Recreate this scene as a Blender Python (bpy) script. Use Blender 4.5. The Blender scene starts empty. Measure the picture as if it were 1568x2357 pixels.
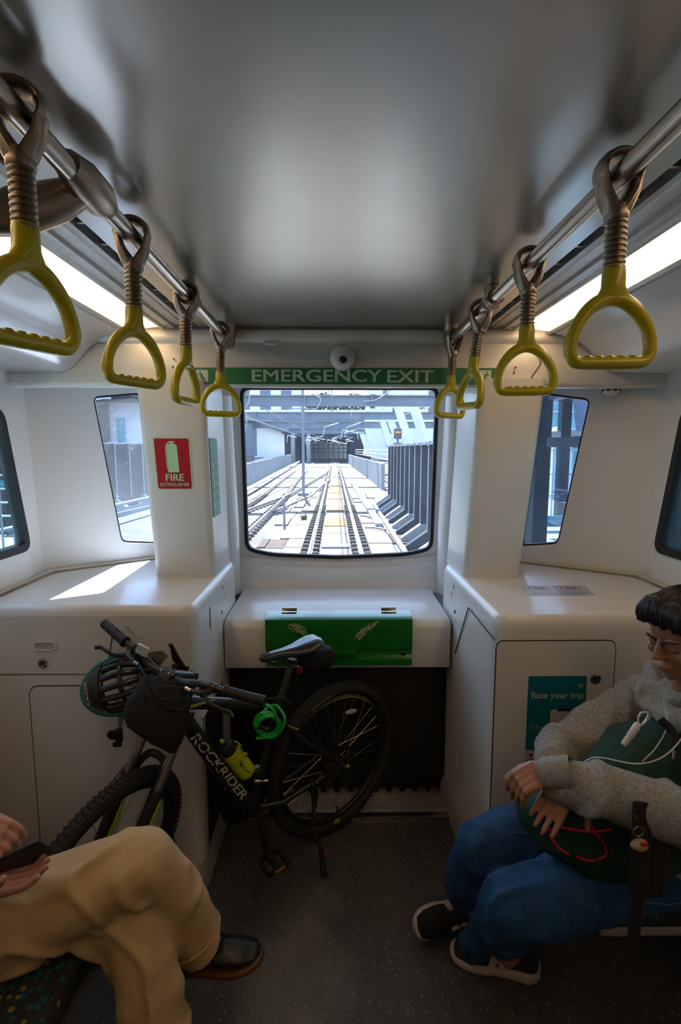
import bpy, bmesh, math, random
import numpy as np
from mathutils import Vector, Matrix, noise
from mathutils.geometry import tessellate_polygon
random.seed(7)
sc = bpy.context.scene
COL = sc.collection
PI = math.pi
V = Vector

# ------------------------------------------------------------------ camera
cam_data = bpy.data.cameras.new('camera')
cam = bpy.data.objects.new('camera', cam_data)
COL.objects.link(cam)
cam_data.sensor_fit = 'VERTICAL'
cam_data.sensor_height = 36.0
cam_data.lens = 36.0 * 1200.0 / 2357.0
cam_data.clip_start = 0.02
cam_data.clip_end = 900
cam.location = (-0.02, 0.0, 1.58)
cam.rotation_euler = (math.radians(90 - 6.819), 0, math.radians(-0.616))
cam_data.dof.use_dof = False
sc.camera = cam

# ------------------------------------------------------------------ sky, sun, exposure
world = bpy.data.worlds.new('sky')
sc.world = world
world.use_nodes = True
wt = world.node_tree
wt.nodes.clear()
w_out = wt.nodes.new('ShaderNodeOutputWorld')
w_bg = wt.nodes.new('ShaderNodeBackground')
w_ramp = wt.nodes.new('ShaderNodeValToRGB')
w_sep = wt.nodes.new('ShaderNodeSeparateXYZ')
w_tc = wt.nodes.new('ShaderNodeTexCoord')
wt.links.new(w_tc.outputs['Generated'], w_sep.inputs[0])
wt.links.new(w_sep.outputs['Z'], w_ramp.inputs[0])
wt.links.new(w_ramp.outputs[0], w_bg.inputs['Color'])
wt.links.new(w_bg.outputs[0], w_out.inputs[0])
w_ramp.color_ramp.elements[0].position = 0.0
w_ramp.color_ramp.elements[0].color = (0.80, 0.90, 1.0, 1)
w_ramp.color_ramp.elements[1].position = 0.8
w_ramp.color_ramp.elements[1].color = (0.42, 0.62, 1.0, 1)
w_bg.inputs['Strength'].default_value = 3.4
sun_d = bpy.data.lights.new('sun', 'SUN')
sun_d.energy = 36.0
sun_d.angle = math.radians(0.6)
sun_d.color = (1.0, 0.95, 0.87)
sun = bpy.data.objects.new('sun', sun_d)
COL.objects.link(sun)
SUN_EL, SUN_AZ = math.radians(50), math.radians(6.5)
sdir = V((-math.sin(SUN_AZ) * math.cos(SUN_EL), math.cos(SUN_AZ) * math.cos(SUN_EL), math.sin(SUN_EL)))
sun.rotation_euler = sdir.to_track_quat('Z', 'Y').to_euler()
sun.location = sdir * 60
sc.view_settings.view_transform = 'Standard'
sc.view_settings.look = 'None'
sc.view_settings.gamma = 1.0
sc.view_settings.use_curve_mapping = False
sc.view_settings.exposure = 0.27

# ------------------------------------------------------------------ helpers
def hx(s):
    c = [int(s[i:i + 2], 16) / 255 for i in (0, 2, 4)]
    return tuple((x / 12.92 if x <= .04045 else ((x + .055) / 1.055) ** 2.4) for x in c)

def mat(name, col, rough=.5, metal=0., var=.06, scale=30., bump=0., coat=0., spec=.5, emit=0., alpha=None, trans=0., sss=0., stretch=None):
    m = bpy.data.materials.new(name)
    m.use_nodes = True
    nt = m.node_tree
    b = nt.nodes['Principled BSDF']
    if isinstance(col, str):
        col = hx(col)
    b.inputs['Roughness'].default_value = rough
    b.inputs['Metallic'].default_value = metal
    b.inputs['Coat Weight'].default_value = coat
    b.inputs['Coat Roughness'].default_value = .12
    b.inputs['Specular IOR Level'].default_value = spec
    b.inputs['Transmission Weight'].default_value = trans
    if sss:
        b.inputs['Subsurface Weight'].default_value = sss
        b.inputs['Subsurface Radius'].default_value = (.012, .004, .002)
    tc = nt.nodes.new('ShaderNodeTexCoord')
    mp = nt.nodes.new('ShaderNodeMapping')
    if stretch:
        mp.inputs['Scale'].default_value = stretch
    n = nt.nodes.new('ShaderNodeTexNoise')
    n.inputs['Scale'].default_value = scale
    n.inputs['Detail'].default_value = 4
    nt.links.new(tc.outputs['Object'], mp.inputs[0])
    nt.links.new(mp.outputs[0], n.inputs['Vector'])
    r = nt.nodes.new('ShaderNodeValToRGB')
    r.color_ramp.elements[0].position = .3
    r.color_ramp.elements[1].position = .7
    lo = [max(0, c * (1 - var)) for c in col]
    hi = [min(1, c * (1 + var)) for c in col]
    r.color_ramp.elements[0].color = (*lo, 1)
    r.color_ramp.elements[1].color = (*hi, 1)
    nt.links.new(n.outputs['Fac'], r.inputs[0])
    nt.links.new(r.outputs[0], b.inputs['Base Color'])
    if emit:
        nt.links.new(r.outputs[0], b.inputs['Emission Color'])
        b.inputs['Emission Strength'].default_value = emit
    if bump:
        bp = nt.nodes.new('ShaderNodeBump')
        bp.inputs['Strength'].default_value = bump
        bp.inputs['Distance'].default_value = .003
        nt.links.new(n.outputs['Fac'], bp.inputs['Height'])
        nt.links.new(bp.outputs[0], b.inputs['Normal'])
    return m

def pane_mat(name, tint, dirt=.06, dirtcol=(.8, .88, 1), scale=60):
    m = bpy.data.materials.new(name)
    m.use_nodes = True
    nt = m.node_tree
    nt.nodes.clear()
    out = nt.nodes.new('ShaderNodeOutputMaterial')
    tr = nt.nodes.new('ShaderNodeBsdfTransparent')
    tr.inputs[0].default_value = (*tint, 1)
    gl = nt.nodes.new('ShaderNodeBsdfGlossy')
    gl.inputs['Roughness'].default_value = .03
    lw = nt.nodes.new('ShaderNodeLayerWeight')
    lw.inputs[0].default_value = .5
    pw = nt.nodes.new('ShaderNodeMath')
    pw.operation = 'POWER'
    pw.inputs[1].default_value = 5
    nt.links.new(lw.outputs['Facing'], pw.inputs[0])
    fr = nt.nodes.new('ShaderNodeMath')
    fr.operation = 'MULTIPLY_ADD'
    fr.inputs[1].default_value = .9
    fr.inputs[2].default_value = .03
    nt.links.new(pw.outputs[0], fr.inputs[0])
    mx = nt.nodes.new('ShaderNodeMixShader')
    nt.links.new(fr.outputs[0], mx.inputs[0])
    nt.links.new(tr.outputs[0], mx.inputs[1])
    nt.links.new(gl.outputs[0], mx.inputs[2])
    tl = nt.nodes.new('ShaderNodeBsdfTranslucent')
    tl.inputs[0].default_value = (*dirtcol, 1)
    tc = nt.nodes.new('ShaderNodeTexCoord')
    n1 = nt.nodes.new('ShaderNodeTexNoise')
    n1.inputs['Scale'].default_value = scale
    n1.inputs['Detail'].default_value = 5
    n2 = nt.nodes.new('ShaderNodeTexNoise')
    n2.inputs['Scale'].default_value = 4
    nt.links.new(tc.outputs['Object'], n1.inputs['Vector'])
    nt.links.new(tc.outputs['Object'], n2.inputs['Vector'])
    r = nt.nodes.new('ShaderNodeValToRGB')
    r.color_ramp.elements[0].position = .62
    r.color_ramp.elements[0].color = (0, 0, 0, 1)
    r.color_ramp.elements[1].position = .78
    nt.links.new(n1.outputs['Fac'], r.inputs[0])
    a = nt.nodes.new('ShaderNodeMath')
    a.operation = 'MULTIPLY_ADD'
    nt.links.new(r.outputs[0], a.inputs[0])
    a.inputs[1].default_value = dirt * 2.2
    a2 = nt.nodes.new('ShaderNodeMath')
    a2.operation = 'MULTIPLY'
    nt.links.new(n2.outputs['Fac'], a2.inputs[0])
    a2.inputs[1].default_value = dirt * 2
    nt.links.new(a2.outputs[0], a.inputs[2])
    mx2 = nt.nodes.new('ShaderNodeMixShader')
    nt.links.new(a.outputs[0], mx2.inputs[0])
    nt.links.new(mx.outputs[0], mx2.inputs[1])
    nt.links.new(tl.outputs[0], mx2.inputs[2])
    nt.links.new(mx2.outputs[0], out.inputs[0])
    return m

WMAT = {}
def wm(o):
    return WMAT.get(o.name, Matrix.Identity(4)) if o else Matrix.Identity(4)

def tag(o, label=None, cat=None, group=None, kind=None):
    if label: o['label'] = label
    if cat: o['category'] = cat
    if group: o['group'] = group
    if kind: o['kind'] = kind
    return o

def thing(name, label, cat, loc=(0, 0, 0), rot=None, group=None, kind=None):
    o = bpy.data.objects.new(name, None)
    COL.objects.link(o)
    o.empty_display_size = .05
    m = Matrix.Translation(V(loc))
    if rot is not None:
        m = m @ (rot.to_4x4() if isinstance(rot, Matrix) else Matrix.Rotation(rot, 4, 'Z'))
    o.matrix_world = m
    WMAT[o.name] = m.copy()
    return tag(o, label, cat, group, kind)

class MB:
    def __init__(s):
        s.v = []
        s.f = []
    def add(s, vs, fs, m=None):
        b = len(s.v)
        s.v += [(m @ V(p) if m else V(p)) for p in vs]
        s.f += [tuple(b + i for i in f) for f in fs]
        return s
    def box(s, lo, hi, m=None):
        (a, b, c), (d, e, f) = lo, hi
        vs = [(a, b, c), (d, b, c), (d, e, c), (a, e, c), (a, b, f), (d, b, f), (d, e, f), (a, e, f)]
        return s.add(vs, [(0, 3, 2, 1), (4, 5, 6, 7), (0, 1, 5, 4), (1, 2, 6, 5), (2, 3, 7, 6), (3, 0, 4, 7)], m)
    def cbox(s, c, size, m=None):
        return s.box([c[i] - size[i] / 2 for i in range(3)], [c[i] + size[i] / 2 for i in range(3)], m)
    def rbox(s, lo, hi, r=.01, seg=2, m=None, edges=None):
        bm = bmesh.new()
        bmesh.ops.create_cube(bm, size=1)
        for v in bm.verts:
            v.co = V([(lo[i] + hi[i]) / 2 + v.co[i] * (hi[i] - lo[i]) for i in range(3)])
        es = [e for e in bm.edges if edges is None or edges(e)]
        if es:
            bmesh.ops.bevel(bm, geom=es, offset=r, segments=seg, profile=.5, affect='EDGES', clamp_overlap=True)
        bm.verts.index_update()
        s.add([v.co.copy() for v in bm.verts], [[v.index for v in f.verts] for f in bm.faces], m)
        bm.free()
        return s
    def tube(s, pts, r=.01, n=10, cap=True, closed=False, m=None, ref=None, flat=None):
        pts = [V(p) for p in pts]
        k = len(pts)
        if not hasattr(r, '__len__'):
            r = [r] * k
        rings = []
        t0 = None
        for i, p in enumerate(pts):
            if closed:
                t = (pts[(i + 1) % k] - pts[i - 1]).normalized()
            else:
                t = (pts[min(i + 1, k - 1)] - pts[max(i - 1, 0)]).normalized()
            if t0 is None:
                u = V(ref) if ref else (V((0, 0, 1)) if abs(t.z) < .9 else V((1, 0, 0)))
                u = (u - t * u.dot(t)).normalized()
            else:
                u = (t0.rotation_difference(t) @ u)
                u = (u - t * u.dot(t)).normalized()
            t0 = t
            w = t.cross(u)
            ri = r[i]
            a, b = (ri if hasattr(ri, '__len__') else (ri, ri * (flat or 1)))
            rings.append([p + u * (a * math.cos(q)) + w * (b * math.sin(q)) for q in [2 * PI * j / n for j in range(n)]])
        return s.loft(rings, cap=cap and not closed, closed=closed, m=m)
    def loft(s, rings, cap=True, closed=False, m=None):
        n = len(rings[0])
        vs = [p for r in rings for p in r]
        fs = []
        k = len(rings)
        for i in range(k if closed else k - 1):
            a, b = i * n, ((i + 1) % k) * n
            for j in range(n):
                fs.append((a + j, a + (j + 1) % n, b + (j + 1) % n, b + j))
        if cap:
            fs.append(tuple(range(n - 1, -1, -1)))
            fs.append(tuple((k - 1) * n + j for j in range(n)))
        return s.add(vs, fs, m)
    def cyl(s, a, b, r, n=16, r2=None):
        return s.tube([a, b], [r, r if r2 is None else r2], n)
    def lathe(s, prof, n=20, m=None, cap=True):
        return s.loft([[V((r * math.cos(2 * PI * j / n), r * math.sin(2 * PI * j / n), z)) for j in range(n)] for r, z in prof], cap=cap, m=m)
    def ball(s, c, r, n=14, m=None):
        rr = r if hasattr(r, '__len__') else (r, r, r)
        h = n // 2
        rings = []
        for i in range(1, h):
            a = PI * i / h
            rings.append([V((c[0] + rr[0] * math.sin(a) * math.cos(2 * PI * j / n), c[1] + rr[1] * math.sin(a) * math.sin(2 * PI * j / n), c[2] - rr[2] * math.cos(a))) for j in range(n)])
        b = len(s.v)
        s.loft(rings, cap=False, m=m)
        top = [V((c[0], c[1], c[2] - rr[2])), V((c[0], c[1], c[2] + rr[2]))]
        s.v += [(m @ p if m else p) for p in top]
        q = len(s.v)
        for j in range(n):
            s.f.append((b + (j + 1) % n, b + j, q - 2))
            e = b + (h - 2) * n
            s.f.append((e + j, e + (j + 1) % n, q - 1))
        return s
    def prism(s, poly, h, m=None, z0=0.):
        n = len(poly)
        a = sum(poly[i][0] * poly[(i + 1) % n][1] - poly[(i + 1) % n][0] * poly[i][1] for i in range(n))
        if a < 0:
            poly = poly[::-1]
        vs = [(x, y, z0) for x, y in poly] + [(x, y, z0 + h) for x, y in poly]
        fs = [tuple(range(n - 1, -1, -1)), tuple(range(n, 2 * n))]
        fs += [(i, (i + 1) % n, n + (i + 1) % n, n + i) for i in range(n)]
        return s.add(vs, fs, m)
    def plate(s, outer, holes, t, fn):
        """flat plate with openings; fn(u,v,w) -> xyz, w in 0..t"""
        loops = [outer] + holes
        flat = [p for l in loops for p in l]
        tris = tessellate_polygon([[V((p[0], p[1], 0)) for p in l] for l in loops])
        n = len(flat)
        vs = [fn(p[0], p[1], 0) for p in flat] + [fn(p[0], p[1], t) for p in flat]
        fs = [tuple(x) for x in tris] + [tuple(n + i for i in reversed(x)) for x in tris]
        b = 0
        for l in loops:
            k = len(l)
            for i in range(k):
                fs.append((b + i, b + (i + 1) % k, n + b + (i + 1) % k, n + b + i))
            b += k
        return s.add(vs, fs)

def obj(name, mb, m, parent=None, sharp=35, kind=None, recalc=True):
    me = bpy.data.meshes.new(name)
    vs = mb.v
    if parent is not None:
        inv = wm(parent).inverted()
        vs = [inv @ p for p in vs]
    me.from_pydata([tuple(p) for p in vs], [], mb.f)
    if recalc:
        bm = bmesh.new()
        bm.from_mesh(me)
        bmesh.ops.recalc_face_normals(bm, faces=bm.faces)
        bm.to_mesh(me)
        bm.free()
    for p in me.polygons:
        p.use_smooth = True
    if sharp < 180:
        me.set_sharp_from_angle(angle=math.radians(sharp))
    me.materials.append(m)
    o = bpy.data.objects.new(name, me)
    COL.objects.link(o)
    if parent is not None:
        o.parent = parent
        WMAT[o.name] = wm(parent).copy()
    if kind:
        o['kind'] = kind
    return o

def struct(name, mb, m, sharp=35):
    return obj(name, mb, m, None, sharp, 'structure')

def rename_struct(o, label=None):
    return o

def copytree(o, parent=None):
    c = o.copy()
    COL.objects.link(c)
    if parent is not None:
        c.parent = parent
    for ch in list(o.children):
        copytree(ch, c)
    return c

def text(s, width, m, mtx, parent=None, name='lettering', bold=.0, height=None, ext=.0006, align='CENTER', shear=0, space=1.0):
    """flat lettering lying in the xy-plane of mtx, fitted to width"""
    cu = bpy.data.curves.new('t', 'FONT')
    cu.body = s
    cu.size = 1
    cu.shear = shear
    cu.space_character = space
    cu.resolution_u = 3
    t = bpy.data.objects.new('t', cu)
    COL.objects.link(t)
    dg = bpy.context.evaluated_depsgraph_get()
    dg.update()
    me = bpy.data.meshes.new_from_object(t.evaluated_get(dg))
    bpy.data.objects.remove(t)
    co = np.empty(len(me.vertices) * 3)
    me.vertices.foreach_get('co', co)
    co = co.reshape(-1, 3)
    mn, mx = co.min(0), co.max(0)
    k = width / (mx[0] - mn[0])
    ky = k if height is None else height / (mx[1] - mn[1])
    ox = (mn[0] + mx[0]) / 2 if align == 'CENTER' else mn[0]
    oy = (mn[1] + mx[1]) / 2
    mb = MB()
    for i_, (dx, dy) in enumerate(((-1, -1), (-1, 1), (1, -1), (1, 1), (0, 0)) if bold else ((0, 0),)):     # thicken the strokes
        mb.add([V(((x - ox + dx * bold) * k, (y - oy + dy * bold * .6) * ky, ext + i_ * .00008)) for x, y, z in co], [tuple(p.vertices) for p in me.polygons], mtx)
    bpy.data.meshes.remove(me)
    return obj(name, mb, m, parent, recalc=False)

def frame(o, x, y):
    """matrix with origin o, x-axis x, y-axis y"""
    x = V(x).normalized()
    y = V(y)
    y = (y - x * y.dot(x)).normalized()
    z = x.cross(y)
    return Matrix(((x.x, y.x, z.x, o[0]), (x.y, y.y, z.y, o[1]), (x.z, y.z, z.z, o[2]), (0, 0, 0, 1)))

def rrect(x0, y0, x1, y1, r, seg=4):
    p = []
    for cx, cy, a in ((x1 - r, y1 - r, 0), (x0 + r, y1 - r, 90), (x0 + r, y0 + r, 180), (x1 - r, y0 + r, 270)):
        for i in range(seg + 1):
            q = math.radians(a + 90 * i / seg)
            p.append((cx + r * math.cos(q), cy + r * math.sin(q)))
    return p

def roundpoly(pts, r, seg=4):
    out = []
    n = len(pts)
    for i in range(n):
        p = V((*pts[i], 0)); a = V((*pts[i - 1], 0)); b = V((*pts[(i + 1) % n], 0))
        da = (a - p); db = (b - p)
        k = min(r, da.length * .45, db.length * .45)
        A = p + da.normalized() * k
        B = p + db.normalized() * k
        for j in range(seg + 1):
            t = j / seg
            q = A * (1 - t) ** 2 + p * 2 * t * (1 - t) + B * t * t
            out.append((q.x, q.y))
    return out

def spline(pts, k=6, closed=False):
    pts = [V(p) for p in pts]
    n = len(pts)
    out = []
    for i in range(n if closed else n - 1):
        if closed:
            a, b, c, d = pts[i - 1], pts[i], pts[(i + 1) % n], pts[(i + 2) % n]
        else:
            a, b, c, d = pts[max(i - 1, 0)], pts[i], pts[i + 1], pts[min(i + 2, n - 1)]
        for j in range(k):
            t = j / k
            out.append(.5 * ((2 * b) + (c - a) * t + (2 * a - 5 * b + 4 * c - d) * t * t + (3 * b - a - 3 * c + d) * t ** 3))
    if not closed:
        out.append(pts[-1])
    return out

def ring_outline(pts, w):
    """offset closed 2d polygon outwards by w"""
    n = len(pts)
    a = sum(pts[i][0] * pts[(i + 1) % n][1] - pts[(i + 1) % n][0] * pts[i][1] for i in range(n))
    sgn = 1 if a > 0 else -1
    out = []
    for i in range(n):
        t = V((pts[(i + 1) % n][0] - pts[i - 1][0], pts[(i + 1) % n][1] - pts[i - 1][1])).normalized()
        out.append((pts[i][0] + sgn * t.y * w, pts[i][1] - sgn * t.x * w))
    return out

# ------------------------------------------------------------------ materials
m_white = mat('warm_white_panel', (.78, .755, .72), .32, coat=.25, var=.03, scale=6, bump=.05)
m_liner = mat('white_wall_liner', (.80, .79, .77), .4, coat=.1, var=.02, scale=5, bump=.04)
m_ceil = mat('satin_grey_ceiling', (.52, .515, .505), .29, metal=.8, var=.03, scale=5, bump=.02)
m_silver = mat('silver_cove', (.72, .73, .74), .22, metal=.75, var=.04, scale=9, bump=.12)
m_steel = mat('brushed_steel', (.52, .48, .43), .28, metal=1, var=.1, scale=60, stretch=(1, .05, 1))
m_bronze = mat('cast_metal', (.36, .30, .25), .36, metal=.9, var=.12, scale=25, bump=.15)
m_alu = mat('ribbed_aluminium', (.52, .51, .50), .42, metal=.55, var=.08, scale=40)
m_black = mat('black_rubber', (.012, .012, .013), .55, var=.3, scale=40, bump=.1)
m_dark = mat('black_panel', (.016, .014, .013), .6, var=.15, scale=25, bump=.2)
m_seam = mat('seam_shadow_gap', (.06, .05, .045), .7, var=.1)
m_yellow = mat('yellow_plastic', (.52, .46, .008), .3, coat=.3, var=.05, scale=20)
m_lamp = mat('lamp_diffuser', (1.0, .68, .38), .5, var=.01, emit=3.8)
m_greenp = mat('green_paint', (.004, .17, .012), .22, coat=.5, var=.12, scale=14, bump=.05)
m_greens = mat('green_sign', (.01, .19, .075), .4, var=.04, scale=20)
m_palegreen = mat('luminous_sign_green', (.50, .80, .48), .5, var=.03)
m_red = mat('red_sign', (.50, .004, .012), .4, var=.05, scale=20)
m_signwhite = mat('sign_white', (.72, .78, .72), .45, var=.02)
m_teal = mat('teal_poster', (.006, .17, .23), .35, var=.05, scale=15)
m_paper = mat('poster_white', (.55, .53, .51), .4, var=.02)
m_ink = mat('dark_print', (.03, .03, .035), .5, var=.1)
m_chrome = mat('chrome_lock', (.6, .58, .55), .18, metal=1, var=.1)
m_trim = mat('plinth_grey', (.34, .32, .29), .5, var=.08, scale=20)
m_bead = mat('sealant_bead', (.62, .56, .44), .6, var=.06, scale=40)
m_front_glass = pane_mat('windscreen_glass', (.88, .94, 1.0), .035)
m_side_glass = pane_mat('side_window_glass', (.62, .80, .84), .03)
m_quarter_glass = pane_mat('quarter_window_glass', (.76, .86, 1.0), .018)

def floor_mat():
    m = mat('speckled_floor', (.070, .069, .068), .42, var=.15, scale=25, bump=.15)
    nt = m.node_tree
    b = nt.nodes['Principled BSDF']
    tc = nt.nodes.new('ShaderNodeTexCoord')
    prev = b.inputs['Base Color'].links[0].from_socket
    for sc_, th, col in ((85, .20, (.34, .31, .25)), (120, .18, (.18, .13, .08)), (60, .11, (.50, .47, .42))):
        vo = nt.nodes.new('ShaderNodeTexVoronoi')
        vo.inputs['Scale'].default_value = sc_
        nt.links.new(tc.outputs['Object'], vo.inputs['Vector'])
        lt = nt.nodes.new('ShaderNodeMath')
        lt.operation = 'LESS_THAN'
        lt.inputs[1].default_value = th
        nt.links.new(vo.outputs['Distance'], lt.inputs[0])
        wn = nt.nodes.new('ShaderNodeMath')
        wn.operation = 'GREATER_THAN'
        wn.inputs[1].default_value = .55
        sp = nt.nodes.new('ShaderNodeSeparateColor')
        nt.links.new(vo.outputs['Color'], sp.inputs[0])
        nt.links.new(sp.outputs[0], wn.inputs[0])
        mu = nt.nodes.new('ShaderNodeMath')
        mu.operation = 'MULTIPLY'
        nt.links.new(lt.outputs[0], mu.inputs[0])
        nt.links.new(wn.outputs[0], mu.inputs[1])
        mx = nt.nodes.new('ShaderNodeMix')
        mx.data_type = 'RGBA'
        nt.links.new(mu.outputs[0], mx.inputs['Factor'])
        nt.links.new(prev, mx.inputs['A'])
        mx.inputs['B'].default_value = (*col, 1)
        prev = mx.outputs['Result']
    # pale scuff plus reflected sheen, painted into the walkway colour
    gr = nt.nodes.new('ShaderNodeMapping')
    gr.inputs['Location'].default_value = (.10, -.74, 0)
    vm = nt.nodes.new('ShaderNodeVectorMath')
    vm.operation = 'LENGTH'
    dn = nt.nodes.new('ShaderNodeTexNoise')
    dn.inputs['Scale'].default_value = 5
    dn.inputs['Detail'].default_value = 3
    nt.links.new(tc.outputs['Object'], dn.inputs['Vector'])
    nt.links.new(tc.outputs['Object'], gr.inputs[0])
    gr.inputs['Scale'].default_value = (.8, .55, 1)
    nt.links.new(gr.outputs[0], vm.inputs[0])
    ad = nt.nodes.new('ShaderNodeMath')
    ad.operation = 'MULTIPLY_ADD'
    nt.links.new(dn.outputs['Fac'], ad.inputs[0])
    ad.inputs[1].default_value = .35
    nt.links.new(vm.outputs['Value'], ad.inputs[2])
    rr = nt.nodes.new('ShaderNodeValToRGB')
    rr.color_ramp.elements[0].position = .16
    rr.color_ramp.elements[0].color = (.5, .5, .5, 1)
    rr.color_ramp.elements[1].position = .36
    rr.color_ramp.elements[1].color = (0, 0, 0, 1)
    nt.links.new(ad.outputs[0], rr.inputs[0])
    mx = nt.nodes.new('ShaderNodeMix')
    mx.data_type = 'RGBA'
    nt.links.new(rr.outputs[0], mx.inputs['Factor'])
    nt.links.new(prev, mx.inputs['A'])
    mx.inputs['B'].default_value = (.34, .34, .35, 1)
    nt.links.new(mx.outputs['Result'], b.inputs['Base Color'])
    return m
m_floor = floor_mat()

# ------------------------------------------------------------------ room shell
REAR = -4.2
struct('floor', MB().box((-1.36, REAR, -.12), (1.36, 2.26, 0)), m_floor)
struct('ceiling', MB().box((-.555, REAR, 2.06), (.555, 2.17, 2.16)), m_ceil)
NOSE = [(-1.40, REAR - .1), (1.40, REAR - .1), (1.40, 2.10), (.88, 2.50), (.60, 2.80), (-.60, 2.80), (-.90, 2.60), (-1.40, 2.22)]
struct('roof', MB().prism(NOSE, .08, z0=2.17), m_liner)
struct('floor_nose', MB().prism([(-1.40, 2.0), (1.40, 2.0), (1.40, 2.10), (.88, 2.50), (.60, 2.80), (-.60, 2.80), (-.90, 2.60), (-1.40, 2.22)], .1, z0=-.13), m_dark)
struct('wall_back', MB().box((-1.4, REAR - .1, -.1), (1.4, REAR, 2.25)), m_liner)

# side walls with windows ( u = y, v = z ); they lean out slightly towards the top
def side_fn(s):
    def fn(u, v, w):
        return V((s * (1.265 + max(0, v - 1.05) * .06 + w), u, v))
    return fn
side_hole = {}
for s, nm in ((-1, 'left'), (1, 'right')):
    yf = 2.06 if s < 0 else 2.0
    holes = []
    for k, (a, b) in enumerate(((yf - 1.35, yf),)):
        q = roundpoly([(a, 1.175), (b + .06, 1.175), (b, 1.735), (a, 1.735)], .05)
        holes.append(q)
    fn = side_fn(s)
    yw = 2.27 if s < 0 else 2.17
    struct('wall_' + nm, MB().plate([(REAR, -.1), (yw, -.1), (yw, 2.17), (REAR, 2.17)], holes, .03, fn), m_liner)
    for k, q in enumerate(holes):
        inner = ring_outline(q, -.028)
        f = struct('window_%d' % ((1 if s < 0 else 2) + 5 * k), MB().plate(ring_outline(q, .004), [inner], .038, lambda u, v, w: fn(u, v, w - .006)), m_black)
        obj('pane', MB().plate(ring_outline(q, -.02), [], .006, lambda u, v, w: fn(u, v, w + .014)), m_side_glass, f)

# slanted quarter walls beside the windscreen, each with a leaning window
qdef = {'left': ((-1.29, 2.26), (-.86, 2.58), [(-1.107, 1.818), (-.93, 1.85), (-.885, 1.115), (-1.033, 1.142)]),
        'right': ((1.29, 2.15), (.83, 2.48), [(1.091, 1.80), (.92, 1.84), (.865, 1.118), (1.007, 1.148)])}
for k, (nm, (a, b, win)) in enumerate(qdef.items()):
    A, B = V((*a, 0)), V((*b, 0))
    d = (B - A).normalized()
    L = (B - A).length
    nrm = V((-d.y, d.x, 0)) if nm == 'left' else V((d.y, -d.x, 0))
    def fn(u, v, w, A=A, d=d, nrm=nrm):
        p = A + d * u + nrm * w
        return V((p.x, p.y, v))
    q = [((x - a[0]) / d.x, z) for x, z in win]
    q = roundpoly(q, .03)
    struct('wall_front_' + nm, MB().plate([(-.06, -.1), (L + .34, -.1), (L + .34, 2.17), (-.06, 2.17)], [q], .05, fn), m_liner)
    f = struct('window_%d' % (3 + k), MB().plate(ring_outline(q, .003), [ring_outline(q, -.008)], .03, lambda u, v, w: fn(u, v, w + .012)), m_black)
    obj('pane', MB().plate(ring_outline(q, -.004), [], .005, lambda u, v, w: fn(u, v, w + .03)), m_quarter_glass, f)

# windscreen bulkhead
wy = 2.74
gl = roundpoly([(-.505, 1.9), (.515, 1.9), (.50, 1.05), (.36, 1.018), (0, 1.003), (-.36, 1.018), (-.495, 1.05)], .05)
struct('wall_front', MB().plate([(-.62, -.1), (.62, -.1), (.62, 2.17), (-.62, 2.17)], [gl], .05, lambda u, v, w: V((u, wy + w, v))), m_liner)
f = struct('window_5', MB().plate(ring_outline(gl, .004), [ring_outline(gl, -.014)], .03, lambda u, v, w: V((u, wy - .006 + w, v))), m_black)
obj('pane', MB().plate(ring_outline(gl, -.01), [], .006, lambda u, v, w: V((u, wy + .012 + w, v))), m_front_glass, f)
# lower moulded ledge under the windscreen
prof = [(wy - .005, .84), (wy - .10, .84), (wy - .085, .90), (wy - .05, .945), (wy - .03, .955), (wy - .02, .985), (wy - .005, .99)]
mb = MB()
rings = []
for i in range(17):
    x = -.545 + 1.09 * i / 16
    sag = .035 * (abs(x) / .545) ** 2
    rings.append([V((x, yy - (.02 if False else 0), zz + sag * (1 if zz > .9 else 0))) for yy, zz in prof])
struct('trim_1', mb.loft(rings), m_white)
# rounded jamb columns beside the windscreen
for s, nm in ((-1, 2), (1, 3)):
    mb = MB()
    mb.tube([(s * .555, wy - .10, .846), (s * .556, wy - .10, 1.2), (s * .575, wy - .125, 1.84)], [(.045, .075)] * 3, 16, ref=(1, 0, 0))
    struct('trim_%d' % nm, mb, m_white, 60)

# header beam with its sweeping underside
prof = [(2.17, 2.062), (2.15, 2.06), (2.128, 2.045), (2.12, 2.025), (2.125, 2.008), (2.14, 2.0), (2.13, 1.99), (2.122, 1.848), (2.13, 1.832), (2.145, 1.826), (2.76, 1.90), (2.76, 2.14), (2.17, 2.14)]
BACK = ((-1.33, 2.19), (-.90, 2.51), (-.66, 2.66), (-.6, 2.74), (0, 2.74), (.6, 2.74), (.66, 2.58), (.88, 2.41), (1.33, 2.145))
rings = [[V((x, min(y, yb) if y > 2.5 else min(y, yb - .005 * (2.2 - y)), z)) for y, z in prof] for x, yb in BACK]
struct('wall_header', MB().loft(rings), m_white, 50)
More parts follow.
